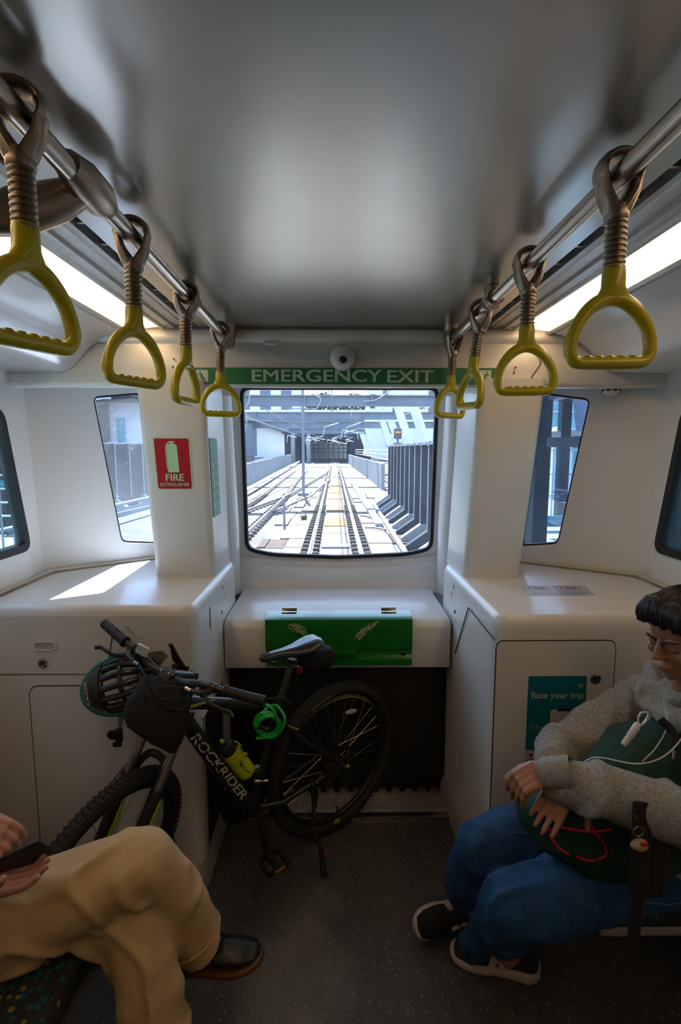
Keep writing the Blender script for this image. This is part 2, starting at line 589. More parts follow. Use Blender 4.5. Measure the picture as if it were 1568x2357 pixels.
# side coves: slot, rails, lamp, silver cove panel
for s, nm in ((-1, 'left'), (1, 'right')):
    def ex(name, prof, m, y0=REAR, y1=2.13, par=None):
        return struct(name, MB().loft([[V((s * x, y, z)) for x, z in prof] for y in (y0, y1)]), m) if par is None else \
            obj(name, MB().loft([[V((s * x, y, z)) for x, z in prof] for y in (y0, y1)]), m, par)
    ex('trim_%d' % (4 if s < 0 else 7), [(.555, 2.085), (.555, 2.16), (.60, 2.16), (.60, 2.085)], m_black)
    t = ex('trim_%d' % (5 if s < 0 else 8), [(.585, 2.062), (.585, 2.09), (.70, 2.08), (.70, 2.05), (.690, 2.05), (.684, 2.058), (.664, 2.06), (.660, 2.051), (.648, 2.053), (.644, 2.063), (.622, 2.066), (.616, 2.056), (.604, 2.058), (.60, 2.062)], m_alu)
    # ribs across the dark slot
    for i in range(26):
        y = 2.05 - i * .12
        obj('slot_rib', MB().box((min(s * .556, s * .586), y, 2.072), (max(s * .556, s * .586), y + .008, 2.09)), m_alu, t)
    for y0, y1, k in ((-1.2, 2.09, 0),):
        L = thing('ceiling_light', 'warm white strip light along the %s ceiling edge' % nm, 'light', (s * .75, (y0 + y1) / 2, 2.05))
        obj('diffuser', MB().loft([[V((s * x, y, z)) for x, z in ((.704, 2.052), (.76, 2.044), (.812, 2.038), (.812, 2.06), (.704, 2.07))] for y in (y0, y1)]), m_lamp, L)
        obj('housing', MB().loft([[V((s * x, y, z)) for x, z in ((.70, 2.072), (.83, 2.062), (.83, 2.1), (.70, 2.1))] for y in (y0, y1)]), m_alu, L)
    ex('trim_%d' % (6 if s < 0 else 9), [(.814, 2.036), (.826, 2.030), (.85, 2.036), (.85, 2.1), (.814, 2.1)], m_alu)
    # silver cove panels
    pr = [(.85, 2.034), (.93, 2.015), (.985, 1.975), (1.05, 1.905), (1.085, 1.886), (1.33, 1.882), (1.33, 2.12), (.85, 2.12)]
    for j, (y0, y1) in enumerate(((1.0, 2.118), (-.6, .996), (-2.2, -.604), (REAR, -2.204))):
        struct('ceiling_cove_%s_%d' % (nm, j + 1), MB().loft([[V((s * x, y, z)) for x, z in pr] for y in (y0, y1)]), m_silver if s < 0 else m_liner, 60)

# threshold, black panel and kick plates of the emergency ramp
mb = MB().rbox((-.50, 2.245, .02), (.48, 2.265, .66), .004)
struct('door_1', mb, m_dark)
th = struct('trim_10', MB().rbox((-.505, 2.065, -.01), (.478, 2.10, .012), .003), m_steel)
for y0, y1, z in ((2.104, 2.16, .010), (2.164, 2.18, .016), (2.184, 2.238, .012)):
    obj('threshold_strip', MB().rbox((-.50, y0, -.01), (.475, y1, z), .002), m_alu, th)
for i in range(16):
    x = -.48 + i * .06
    obj('grip_stud', MB().rbox((x, 2.222, .010), (x + .035, 2.243, .034), .002), m_bronze, th)
# ramp housing (console) with green box
con = thing('emergency_console', 'white moulded ledge under the windscreen carrying the green box', 'console', (0, 2.4, .64))
pf = [(2.155, .646), (2.15, .66), (2.148, .82), (2.158, .845), (2.18, .855), (2.70, .862), (2.70, .70), (2.24, .70), (2.24, .646)]
obj('ledge', MB().loft([[V((x, y, z)) for y, z in pf] for x in (-.492, -.3, 0, .3, .474)]), m_white, con, 50)
gb = thing('emergency_release_box', 'bright green hinged box on the front edge of the white ledge', 'box', (0, 2.15, .66))
pf = [(2.146, .735), (2.130, .738), (2.127, .835), (2.135, .866), (2.16, .873), (2.235, .874), (2.235, .862), (2.146, .85)]
obj('lid', MB().loft([[V((x, y, z)) for y, z in pf] for x in (-.315, .308)]), m_greenp, gb, 50)
pf = [(2.146, .664), (2.128, .666), (2.128, .692), (2.138, .70), (2.140, .735), (2.146, .735)]
obj('base', MB().loft([[V((x, y, z)) for y, z in pf] for x in (-.315, .308)]), m_greenp, gb, 50)
obj('handle', MB().rbox((-.075, 2.116, .712), (.068, 2.135, .737), .004), m_greenp, gb)
def scuff(x0, z0, w, h, n, seed):
    rnd = random.Random(seed)
    mb = MB()
    for i in range(n):
        t = i / n
        cx = x0 + w * t + rnd.uniform(-.012, .012)
        cz = z0 + h * t + rnd.uniform(-.014, .014)
        l = rnd.uniform(.008, .022); b = rnd.uniform(.0015, .004); a = math.atan2(h, w) + rnd.uniform(-.4, .4)
        m = Matrix.Translation((cx, 2.1263 - i * .00004, cz)) @ Matrix.Rotation(-a, 4, 'Y')
        mb.add([(-l, 0, -b), (l, 0, -b * .3), (l * .8, 0, b), (-l * .6, 0, b)], [(0, 1, 2, 3)], m)
    return mb
mscuff = mat('scraped_paint', (.40, .50, .28), .5, var=.2, scale=60)
obj('scuff', scuff(-.20, .842, .05, -.03, 26, 3), mscuff, gb, recalc=False)
obj('scuff', scuff(.075, .80, .07, .045, 30, 5), mscuff, gb, recalc=False)
for x in (-.29, .272):
    obj('latch_hole', MB().tube([(x, 2.1395, .712), (x, 2.136, .712)], [(.007, .012)] * 2, 14, ref=(0, 0, 1)), m_black, gb)
for x in (-.22, .215):
    h = obj('hinge', MB().rbox((x - .032, 2.20, .8735), (x + .032, 2.225, .8795), .002), m_chrome, gb)
    obj('knuckle', MB().cyl((x - .032, 2.232, .882), (x + .032, 2.232, .882), .008, 12), m_chrome, h)
    obj('hinge_leaf', MB().rbox((x - .03, 2.238, .861), (x + .03, 2.262, .8665), .002), m_chrome, h)
mbt = MB().rbox((-.258, 2.100, .690), (-.234, 2.124, .712), .004)
mbt.rbox((-.250, 2.106, .712), (-.244, 2.116, .742), .002)
tag(obj('security_tag', mbt, mat('blue_plastic', (.01, .12, .32), .35)), 'small blue plastic seal tag on the green box left of the saddle', 'tag')

# --------------------------------------------------------- cabinets
def seam(name, path, w, m, par, y):
    """recessed dark gap on a front face plane y, path in x,z"""
    return obj(name, MB().tube([(x, y, z) for x, z in path], w, 6, closed=True), m, par)
def door_panel(rect, r, y, t, mats, par, name='door'):
    x0, z0, x1, z1 = rect
    poly = rrect(x0, z0, x1, z1, r, 5)
    d = obj(name, MB().plate(poly, [], t, lambda u, v, w: V((u, y - w, v))), mats, par, 30)
    out = ring_outline(poly, .004)
    obj('door_gap', MB().plate(out, [ring_outline(poly, -.0005)], .0015, lambda u, v, w: V((u, y - .0008 - w, v))), m_seam, d)
    return d

def cabinet(s, name, label, x_in, y_front, y_back, poly):
    c = thing(name, label, 'cabinet', (s * .9, y_front + .3, 0))
    # body from plan outline, lofted with rounded top edge
    def inset(p, k):
        q = ring_outline(p, -k)
        return q
    lv = [(.085, 0), (1.0, 0), (1.022, .002), (1.038, .008), (1.048, .018), (1.051, .03)]
    rp = roundpoly(poly, .06, 6)
    mb = MB()
    rings = [[V((x, y, z)) for x, y in inset(rp, k)] for z, k in lv]
    mb.loft(rings)
    obj('body', mb, m_white, c, 40)
    pl = roundpoly(ring_outline(poly, .022), .05, 5)
    mb = MB().loft([[V((x, y, z)) for x, y in ring_outline(pl, -k)] for z, k in ((0, 0), (.06, .004), (.085, .02), (.09, .03))])
    obj('plinth', mb, m_trim, c, 40)
    return c
cabL = cabinet(-1, 'equipment_cabinet', 'white moulded cabinet left of the gangway with the bicycle leaning at it', -.495, 1.72, 2.45,
               [(-.497, 1.72), (-.497, 2.47), (-.60, 2.62), (-.88, 2.53), (-1.255, 2.24), (-1.255, 1.72)])
yf = 1.72
d = obj('door', MB().plate([(-1.252, .815), (-.52, .815), (-.52, 1.02), (-1.252, 1.02)], [], .0008, lambda u, v, w: V((u, yf - w + .0002, v))), m_white, cabL, 30)
obj('door_gap', MB().tube([(-1.252, yf - .0006, .90), (-1.252, yf - .0006, .84), (-1.244, yf - .0006, .822), (-1.225, yf - .0006, .815), (-.53, yf - .0006, .815)], .0016, 6), m_seam, d)
# recessed finger pull and lock on the upper flap
hp = rrect(-1.042, .906, -.972, .930, .0115, 6)
obj('finger_pull', MB().plate(ring_outline(hp, .004), [hp], .004, lambda u, v, w: V((u, yf - .004 - w, v))), m_white, d, 60)
obj('pull_recess', MB().plate(hp, [], .001, lambda u, v, w: V((u, yf - .0043 - w, v))), mat('recess_beige', (.50, .44, .38), .5), d)
def lock(par, x, y, z, r=.013):
    Y = frame((x, y, z), (1, 0, 0), (0, 0, 1))
    mb = MB().lathe([(r * 1.35, 0), (r * 1.3, .003), (r * .95, .005), (r * .9, .002)], 20, Y)
    k = obj('lock', mb, m_chrome, par, 50)
    obj('keyhole', MB().lathe([(r * .62, .002), (r * .6, .0045), (r * .3, .0055)], 16, Y), m_ink, k, 50)
    return k
lock(d, -1.018, yf - .004, .858)
d2 = door_panel((-1.07, .135, -.60, .772), .03, yf, .004, m_white, cabL, 'door')
cabR = cabinet(1, 'equipment_cabinet', 'white moulded cabinet right of the gangway with the teal poster on it', .492, 1.60, 2.4,
               [(.494, 1.60), (.484, 2.40), (.60, 2.54), (.84, 2.44), (1.255, 2.13), (1.255, 1.60)])
yr = 1.60
d = door_panel((.497, .135, .877, .972), .02, yr, .005, m_white, cabR, 'door')
lock(d, .818, yr - .005, .848)
# folded side flap line, vents and prints on the gangway faces
obj('flap_edge', MB().tube([(.4855, 2.11, .724), (.4855, 1.915, .985), (.491, 1.604, .974)], .0022, 6), m_seam, cabR)
for (y, z, l, w) in ((2.16, 1.0, .018, .0018), (2.20, .955, .02, .0014), (2.13, .90, .014, .003), (2.17, .80, .018, .0016)):
    obj('maker_mark', MB().tube([(.4865, y, z - l / 2), (.4862, y + .004, z), (.4865, y, z + l / 2)], w, 6), m_ink, cabR)
    obj('maker_mark', MB().tube([(-.4972, y, z - l / 2), (-.4972, y + .004, z), (-.4972, y, z + l / 2)], w, 6), m_ink, cabL)
obj('finger_hole', MB().tube([(.4865, 2.02, .30), (.484, 2.02, .30)], [(.035, .018)] * 2, 16, ref=(0, 0, 1)), m_liner, cabR)
obj('slot', MB().tube([(-.4985, 1.93, .90), (-.4985, 1.93, .985)], .004, 8), m_seam, cabL)
# fire hose compartment opening low in the left cabinet flank
op = MB().plate([(1.79, .10), (2.08, .10), (2.08, .62), (1.79, .62)], [], .002, lambda u, v, w: V((-.4968 + w, u, v)))
obj('niche_door', op, m_dark, cabL)
ob = MB().plate(ring_outline([(1.79, .10), (2.08, .10), (2.08, .62), (1.79, .62)], .015), [[(1.79, .10), (2.08, .10), (2.08, .62), (1.79, .62)]], .006, lambda u, v, w: V((-.4968 + w, u, v)))
obj('niche_frame', ob, m_alu, cabL)
# sealant bead where the cabinet tops meet the walls
for pts, nm in (([(-1.262, 1.74), (-1.262, 2.25), (-.88, 2.545)], 'left'), ([(1.262, 1.62), (1.262, 2.15), (.84, 2.455)], 'right')):
    struct('trim_%d' % (11 if nm == 'left' else 12), MB().tube([(x, y, 1.052) for x, y in pts], .008, 8), m_bead)

# pillars standing on the cabinets (they lean towards the cabin)
def pillar(k, xb0, xb1, xt0, xt1, y0b, y0t):
    rings = []
    for z, t in ((1.046, 0), (1.2, .2), (1.6, .7), (1.86, 1)):
        a, b = xb0 + (xt0 - xb0) * t, xb1 + (xt1 - xb1) * t
        y0 = y0b + (y0t - y0b) * t
        rings.append([V((x, y, z)) for x, y in roundpoly([(a, y0), (b, y0), (b, 2.46), (a, 2.46)], .028, 5)])
    return struct('pillar_%d' % k, MB().loft(rings), m_white, 40)
pillar(1, -.772, -.522, -.806, -.535, 2.145, 2.10)
pillar(2, .514, .75, .552, .82, 2.115, 2.10)
# =================================================================== outside
_mat = mat
def _dim(col, f):
    return tuple(min(1, c * f) for c in col)
def mat(name, col, *a, **k):       # outdoor base colours, dimmed to hold tone under the strong sun
    if k.get('emit') or k.get('metal'):
        k.pop('f', None)
    else:
        col = _dim(col, k.pop('f', .40))
        k.setdefault('spec', .08)
    return _mat(name, col, *a, **k)
m_conc = mat('concrete_deck', (.17, .15, .12), .8, var=.25, scale=1.2, bump=.3)
m_slab = mat('pale_track_slab', (.27, .22, .17), .8, var=.14, scale=2.5, bump=.2)
m_slabo = mat('rusty_track_slab', (.34, .16, .055), .8, var=.2, scale=1.5, bump=.2)
m_brown = mat('brown_pavers', (.10, .055, .04), .8, var=.3, scale=3, bump=.3)
m_rail = mat('polished_rail', (.42, .40, .38), .3, metal=.8, var=.1)
m_fast = mat('rail_fastener', (.045, .028, .022), .8, var=.35, scale=8)
m_wallc = mat('parapet_concrete', (.50, .55, .60), .8, var=.12, scale=1.0, bump=.2)
m_gsteel = mat('painted_gantry_steel', (.33, .42, .52), .6, var=.08, scale=2)
m_wire = mat('overhead_wire', (.16, .17, .18), .5, metal=.4, var=.2)
m_wirew = mat('white_cable', (.75, .76, .74), .5, var=.05)
m_bwhite = mat('white_render', (.66, .69, .72), .8, f=.85, var=.05, scale=1)
m_bwin = mat('far_window', (.10, .16, .24), .25, var=.2, scale=2)
m_bgrey = mat('far_grey_cladding', (.24, .31, .42), .7, var=.1, scale=2)
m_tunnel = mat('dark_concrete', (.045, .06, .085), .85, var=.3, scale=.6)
m_barrier = mat('dark_barrier_panel', (.030, .042, .065), .45, var=.2, scale=2, bump=.1)
m_capw = mat('pale_concrete_cap', (.70, .72, .74), .7, var=.08, scale=4)
m_leaf = mat('tree_leaf', (.045, .12, .05), .6, var=.5, scale=3)
m_brickw = mat('pale_brick', (.55, .57, .60), .8, f=.7, var=.14, scale=8)
m_soffit = mat('brown_soffit', (.26, .20, .17), .7, var=.1, scale=3)
m_glassb = mat('far_glass_facade', (.20, .42, .45), .15, f=.9, var=.2, scale=1)
m_plat = mat('platform_paving', (.42, .43, .44), .75, f=.7, var=.1, scale=3, bump=.1)
m_pwhite = mat('platform_edge_white', (.75, .74, .70), .7, f=.8, var=.06)
m_navy = mat('screen_door_frame', (.035, .05, .075), .4, var=.12, scale=10)
m_tealb = mat('teal_station_sign', (.0, .24, .34), .4, f=1.0, var=.04)
m_glassp = pane_mat('platform_screen_glass', (.72, .82, .85), .02)
m_redled = mat('red_signal_lamp', (1, .06, .01), .4, emit=6)
m_pole = mat('galvanised_pole', (.42, .48, .56), .5, var=.08)

GZ = -1.32
struct('ground', MB().box((-40, 2.9, GZ - .3), (40, 190, GZ)), m_conc)
struct('ground_under_train', MB().box((-40, -12, GZ - .3), (40, 2.9, GZ)), m_conc)

def rail_obj(par, pts, name='rail'):
    prof = [(-.07, -.15), (.07, -.15), (.07, -.13), (.012, -.12), (.012, -.04), (.035, -.03), (.035, 0), (-.035, 0), (-.035, -.03), (-.012, -.04), (-.012, -.12), (-.07, -.13)]
    rings = []
    for i, p in enumerate(pts):
        a, b = V(pts[max(i - 1, 0)]), V(pts[min(i + 1, len(pts) - 1)])
        t = (b - a).normalized()
        n = V((t.y, -t.x, 0))
        rings.append([V(p) + n * u + V((0, 0, w)) for u, w in prof])
    return obj(name, MB().loft(rings), m_rail, par, 30)

RZ = -1.15
def along(pts, d):
    """point + direction at distance along a polyline"""
    for i in range(len(pts) - 1):
        a, b = V(pts[i]), V(pts[i + 1])
        L = (b - a).length
        if d <= L or i == len(pts) - 2:
            t = (b - a).normalized()
            return a + t * d, t
        d -= L

def track(name, label, left, right, y0, near_to, far_to, slabs=True, pitch=.62):
    t = thing(name, label, 'track', (left[0][0] * .5 + right[0][0] * .5, y0, GZ))
    rail_obj(t, left)
    rail_obj(t, right)
    far = MB()
    proto = None
    for pts in (left, right):
        d = 0
        while True:
            p, tt = along(pts, d)
            if p.y > far_to: break
            n = V((tt.y, -tt.x, 0))
            for sgn in (-1, 1):
                c = p + n * sgn * .16
                if p.y < near_to and p.y > 11:
                    if proto is None:
                        proto = obj('rail_fastener', MB().rbox((c.x - .095, c.y - .12, GZ), (c.x + .095, c.y + .12, RZ - .07), .03, 1), m_fast, t)
                        pc = c.copy()
                    else:
                        k = proto.copy()
                        COL.objects.link(k)
                        k.location = proto.location + (c - pc)
                else:
                    far.cbox((c.x - n.x * sgn * .03, c.y, (GZ + RZ) / 2 - .06), (.13, .24, .05 + .04 * (p.x > -1 and p.x < 1)))
            d += pitch
    obj('rail_fasteners_far', far, m_fast, t, kind='stuff')
    return t
def ln(x0, x1, y0, y1, n=2):
    return [(x0 + (x1 - x0) * i / (n - 1), y0 + (y1 - y0) * i / (n - 1), RZ) for i in range(n)]
tr = track('railway_track', 'straight railway track running ahead in the middle of the windscreen', ln(-.72, -.78, 3, 166), ln(.72, .62, 3, 166), 3, 27, 90)
rnd = random.Random(4)
y = 6.0
i = 0
while y < 44:
    L = rnd.uniform(1.5, 2.3)
    white = (y < 15.5) or rnd.random() < .3
    obj('track_slab', MB().rbox((-.42, y, GZ), (.42, y + L - .05, GZ + rnd.uniform(.10, .13)), .015, 1), m_slab if white else m_slabo, tr)
    y += L
    i += 1
obj('track_slab', MB().box((-.42, 44, GZ), (.40, 150, GZ + .11)), m_slab, tr)
obj('cable_cover', MB().rbox((-.40, 14.6, GZ), (.40, 15.1, GZ + .16), .01, 1), m_gsteel, tr)
tl = track('railway_track', 'left railway track beside the concrete parapet, joining the middle one far ahead',
           [(-4.45, 8, RZ), (-4.45, 30, RZ), (-4.9, 46, RZ), (-6.0, 100, RZ), (-6.6, 166, RZ)], [(-2.98, 8, RZ), (-2.98, 30, RZ), (-3.45, 46, RZ), (-4.5, 100, RZ), (-5.1, 166, RZ)], 8, 34, 70)
tc_ = track('railway_track', 'curved crossover track between the left and the middle tracks',
            [(-4.1, 24, RZ), (-2.9, 32, RZ), (-2.2, 44, RZ), (-1.2, 60, RZ), (-.8, 80, RZ)], [(-2.7, 24, RZ), (-1.45, 32, RZ), (-.8, 44, RZ), (.2, 60, RZ), (.62, 80, RZ)], 24, 0, 70)
# loose deck slabs either side of the straight track
dk = struct('trim_track_deck', MB().box((-2.5, 6, GZ), (-.98, 24, GZ + .04)), m_conc)
for sx in (-1, 1):
    y = 9
    while y < 34:
        L = rnd.uniform(1.4, 3.2)
        x0 = .98
        while x0 < 2.2:
            w = rnd.uniform(.45, .85)
            bn = (13 < y < 15.6 and rnd.random() < .75)
            a, b = sx * x0, sx * min(x0 + w - .04, 2.3)
            obj('deck_slab', MB().rbox((min(a, b), y, GZ), (max(a, b), y + L - .05, GZ + rnd.uniform(.05, .11)), .012, 1), m_brown if bn else m_slab, dk)
            x0 += w
        y += L
for (a, b) in (((1.05, 21.8), (1.5, 21.1)), ((1.05, 18.4), (1.75, 17.9)), ((-2.1, 30), (-1.0, 30)), ((1.0, 29.5), (1.36, 29.4))):
    tag(obj('track_cable', MB().tube([(a[0], a[1], GZ + .14), ((a[0] + b[0]) / 2, (a[1] + b[1]) / 2 + .15, GZ + .15), (b[0], b[1], GZ + .14)], .03, 6), m_black),
        'thin black cable across the pale slabs, %s' % {21.8: 'second from the train right of the rails', 18.4: 'nearest the train right of the rails', 30: 'at the foot of the tall pole', 29.5: 'farthest right of the rails'}[a[1]], 'cable', 'cables across the deck')
tag(obj('cable_trough', MB().loft([[V((x, y, z)) for x, z in ((c - .14, GZ), (c + .14, GZ), (c + .14, GZ + .2), (c - .14, GZ + .2))] for c, y in ((1.45, 44), (1.5, 34), (1.6, 25), (1.62, 19))]), m_capw),
    'pale concrete cable trough running diagonally right of the straight track', 'trough')
tag(obj('drain_pipe', MB().tube([(-5.55, 22, -.95), (-5.6, 36, -.9), (-6.3, 60, -.85), (-7.5, 110, -.85)], .13, 8), m_bwhite), 'white pipe running along the foot of the left parapet wall', 'pipe')

# parapets
def wall_run(name, label, pts, z0, z1, t, m):
    w = thing(name, label, 'wall', (pts[0][0], pts[0][1], z0))
    for i in range(len(pts) - 1):
        a, b = V((*pts[i], 0)), V((*pts[i + 1], 0))
        d = (b - a); L = d.length; d.normalize()
        n = max(1, int(L / 4.5))
        for k in range(n):
            p = a + d * (L * k / n + .03)
            q = a + d * (L * (k + 1) / n - .03)
            nn = V((-d.y, d.x, 0)) * t / 2
            obj('wall_panel', MB().add([(*(p - nn).xy, z0), (*(q - nn).xy, z0), (*(q + nn).xy, z0), (*(p + nn).xy, z0), (*(p - nn).xy, z1), (*(q - nn).xy, z1), (*(q + nn).xy, z1), (*(p + nn).xy, z1)],
                [(0, 3, 2, 1), (4, 5, 6, 7), (0, 1, 5, 4), (1, 2, 6, 5), (2, 3, 7, 6), (3, 0, 4, 7)]), m, w)
    return w
wall_run('parapet_wall', 'grey concrete parapet left of the tracks under the white posters', [(-6.1, 30), (-6.9, 46), (-8.3, 80), (-9.5, 118)], GZ, .55, .25, m_wallc)
wall_run('parapet_wall', 'grey concrete parapet right of the tracks curving to the tunnel mouth', [(3.5, 38), (3.5, 48), (3.2, 75), (3.0, 118)], GZ, .55, .25, m_wallc)

# tunnel under the overbridge
tun = thing('overbridge_tunnel', 'dark tunnel mouth under the overbridge where all tracks disappear', 'tunnel', (-2, 130, GZ))
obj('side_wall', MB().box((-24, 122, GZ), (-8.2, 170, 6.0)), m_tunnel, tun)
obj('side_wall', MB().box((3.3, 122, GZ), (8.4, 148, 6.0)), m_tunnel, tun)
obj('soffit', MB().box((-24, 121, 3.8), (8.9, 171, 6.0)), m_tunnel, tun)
obj('deck_edge', MB().box((-27, 119.5, 5.6), (11, 121, 8.6)), m_gsteel, tun)
obj('deck_edge', MB().box((-27, 118.5, 8.8), (11, 119.5, 10.4)), m_bwhite, tun)
for x in (-14, -9.5, -6):
    obj('column', MB().cyl((x, 119, GZ), (x, 119, 5.7), .5, 12), m_wallc, tun)
far = thing('far_station', 'pale daylit station structure seen through the far end of the tunnel', 'station', (-1, 170, GZ))
obj('facade', MB().box((-9, 172, GZ), (9, 173, 6)), m_bwhite, far)
for i in range(9):
    obj('post', MB().box((-7 + i * 1.6, 168, GZ), (-6.7 + i * 1.6, 168.3, 5)), m_bgrey, far)
for z in (.6, 1.8, 3.0):
    obj('rail_bar', MB().box((-8, 167.6, z), (8, 167.9, z + .25)), m_bgrey, far)

# overhead gantries
def gantry(label, y, zt, h, x0, x1):
    g = thing('gantry_beam', label, 'gantry', ((x0 + x1) / 2, y, zt - h), group='gantry beams over the tracks')
    mb = MB().box((x0, y - .02, zt - h), (x1, y + .02, zt))
    mb.box((x0, y - .22, zt - .05), (x1, y + .22, zt)).box((x0, y - .22, zt - h), (x1, y + .22, zt - h + .05))
    obj('beam', mb, m_gsteel, g)
    for i in range(4):
        x = x0 + (x1 - x0) * (i + .5) / 4
        obj('stiffener', MB().box((x - .03, y - .2, zt - h), (x + .03, y + .2, zt)), m_gsteel, g)
    for x in (x0 + .3, x1 - .3):
        obj('column', MB().rbox((x - .2, y - .2, GZ), (x + .2, y + .2, zt - h), .03, 1), m_gsteel, g)
    return g
gantry('nearest and highest blue-grey steel beam spanning the tracks', 28, 4.42, .56, -6.9, 7.2)
gantry('second blue-grey steel beam, in front of the tree tops', 45, 4.75, .62, -9, 9.2)
gantry('third blue-grey steel beam just beneath the second one', 58, 4.62, .70, -12, 12)
gantry('pale steel beam low in front of the tunnel mouth', 92, 5.2, .9, -14, 13)

# trackside pole, short post, weed
p = thing('trackside_pole', 'tall thin grey pole standing left of the straight track', 'pole', (-1.95, 32, GZ))
obj('shaft', MB().cyl((-1.95, 32, GZ), (-1.95, 32, 5.6), .085, 10), m_pole, p)
obj('footing', MB().rbox((-2.3, 31.7, GZ), (-1.6, 32.3, GZ + .28), .04, 1), m_pole, p)
for z, l in ((4.0, .9), (3.2, .7)):
    obj('cross_arm', MB().box((-1.95 - l, 31.9, z), (-1.95 + l, 31.98, z + .06)), m_pole, p)
p = thing('marker_post', 'short thin grey post standing between the two tracks', 'post', (-1.92, 19.4, GZ))
obj('shaft', MB().cyl((-1.92, 19.4, GZ), (-1.92, 19.4, -.22), .045, 8), m_pole, p)
obj('foot', MB().cyl((-1.92, 19.4, GZ), (-1.92, 19.4, GZ + .14), .12, 8, .06), m_pole, p)
wd = MB()
for i in range(70):
    a = rnd.uniform(0, 2 * PI); l = rnd.uniform(.15, .34); r = rnd.uniform(.03, .2)
    b = V((-1.27 + .05 * math.cos(a), 20.9 + .05 * math.sin(a), GZ + .05))
    t = b + V((r * math.cos(a), r * math.sin(a), l))
    n = V((-math.sin(a), math.cos(a), 0)) * .022
    wd.add([b - n, b + n, t], [(0, 1, 2)])
tag(obj('weed', wd, mat('weed_green', (.10, .24, .06), .6, var=.4), recalc=False), 'small green weed tuft growing from the deck left of the straight track', 'weed')

# right noise barrier with ribs and wedge feet
def barrier(name, label, x0, y0, x1, y1, z0, z1, n, side):
    b = thing(name, label, 'barrier', ((x0 + x1) / 2, (y0 + y1) / 2, z0))
    d = V((x1 - x0, y1 - y0, 0)); L = d.length; d.normalize()
    nn = V((-d.y, d.x, 0)) * side
    def F(k):
        return Matrix(((d.x, nn.x, 0, x0 + d.x * k), (d.y, nn.y, 0, y0 + d.y * k), (0, 0, 1, 0), (0, 0, 0, 1)))
    st = L / n
    for i in range(n):
        obj('barrier_panel', MB().box((.02, 0, z0 + .1), (st - .02, .06, z1), F(i * st)), m_barrier, b)
    for i in range(n + 1):
        r = obj('rib', MB().box((-.03, -.16, z0 + .1), (.03, 0, z1), F(i * st)), m_barrier, b)
        obj('rib_edge', MB().box((-.033, -.175, z0 + .1), (.033, -.155, z1), F(i * st)), m_capw, r)
        obj('rib_cap', MB().box((-.12, -.30, z1), (.12, .1, z1 + .07), F(i * st)), m_capw, r)
        obj('wedge_foot', MB().loft([[F(i * st) @ V((x, yy, zz)) for yy, zz in ((-.16, z0 + .62), (-.75, z0 + .20), (-.75, z0), (0, z0), (0, z0 + .62))] for x in (-.14, .14)]), m_capw if i % 2 else m_barrier, r)
    obj('top_rail', MB().box((0, -.02, z1 - .02), (L, .1, z1 + .03), F(0)), m_capw, b)
    obj('base_channel', MB().box((0, -.95, z0 - .05), (L, -.80, z0 + .16), F(0)), m_gsteel, b)
    return b
barrier('noise_barrier', 'dark ribbed noise barrier with pale wedge feet right of the straight track', 2.75, 12.0, 2.85, 26.5, GZ, 1.72, 11, -1)
barrier('noise_barrier', 'dark ribbed noise barrier seen through the left corner window', -11.5, 12, -9.6, 31, GZ, 1.86, 14, 1)
s_ = thing('railway_signal', 'black railway signal with a red light above the right noise barrier', 'signal', (3.2, 26.8, GZ))
obj('post', MB().cyl((3.2, 26.9, GZ), (3.2, 26.9, 2.2), .06, 10), m_pole, s_)
obj('head', MB().rbox((2.99, 26.6, 2.12), (3.36, 26.85, 2.64), .02, 1), m_ink, s_)
obj('lamp', MB().rbox((3.05, 26.575, 2.42), (3.30, 26.61, 2.49), .01, 1), m_redled, s_)
obj('number_plate', MB().rbox((2.98, 26.7, 1.78), (3.40, 26.75, 1.93), .01, 1), m_ink, s_)
text('BK 3107', .34, m_pwhite, frame((3.19, 26.695, 1.855), (1, 0, 0), (0, 0, 1)), s_, ext=.004)
st_ = thing('steel_struts', 'row of pale inclined steel struts on the right by the tunnel mouth', 'struts', (6, 60, GZ))
for i in range(11):
    y = 34 + i * 7.5
    x = 5.9 + .05 * i
    obj('strut', MB().tube([(x - .3, y, .4), (x - .1, y, 2.2), (x - 1.5, y, 6.2)], [(.32, .14)] * 3, 4, ref=(1, 0, 0)), m_bwhite, st_)
for z in (.75, 1.15, 1.55):
    obj('handrail', MB().tube([(4.3, 36, z), (4.5, 60, z), (4.4, 115, z)], .05, 6), m_bwhite, st_)
for nm, pts, r in (('straight contact wire sagging down the middle of the view', [(-.2, 3, 4.6), (-.15, 28, 3.95), (-.1, 58, 3.85), (-.1, 120, 3.3)], .025),
                   ('upper carrier wire above the contact wire', [(-.5, 6, 6.4), (-.4, 28, 5.0), (-.2, 58, 4.5), (-.1, 120, 3.9)], .02),
                   ('diagonal wire crossing from the upper left corner of the windscreen', [(-5.6, 26, 4.9), (-4.6, 40, 4.2), (-3.2, 70, 3.7), (-1.6, 118, 3.6)], .03),
                   ('wire just below the diagonal wire on the left', [(-5.7, 27, 3.6), (-4.9, 45, 3.4), (-3.6, 75, 3.1), (-2.2, 118, 3.2)], .03),
                   ('wire from the right beams to the tunnel', [(6.5, 30, 4.3), (4.6, 58, 4.5), (2.5, 92, 4.6), (1.2, 118, 4.0)], .03)):
    tag(obj('overhead_wire', MB().tube(spline(pts, 6), r, 5), m_wire), 'overhead ' + nm, 'wire')
def cab(pts, lab):
    tag(obj('looping_cable', MB().tube(spline(pts, 6), .03, 6), m_wirew), lab, 'cable')
cab([(-4.45, 27.7, 4.5), (-4.5, 27.6, 4.0), (-4.75, 27.6, 3.6), (-4.6, 27.6, 3.2), (-4.9, 27.6, 1.6)], 'white cable looping off the left end of the nearest beam')
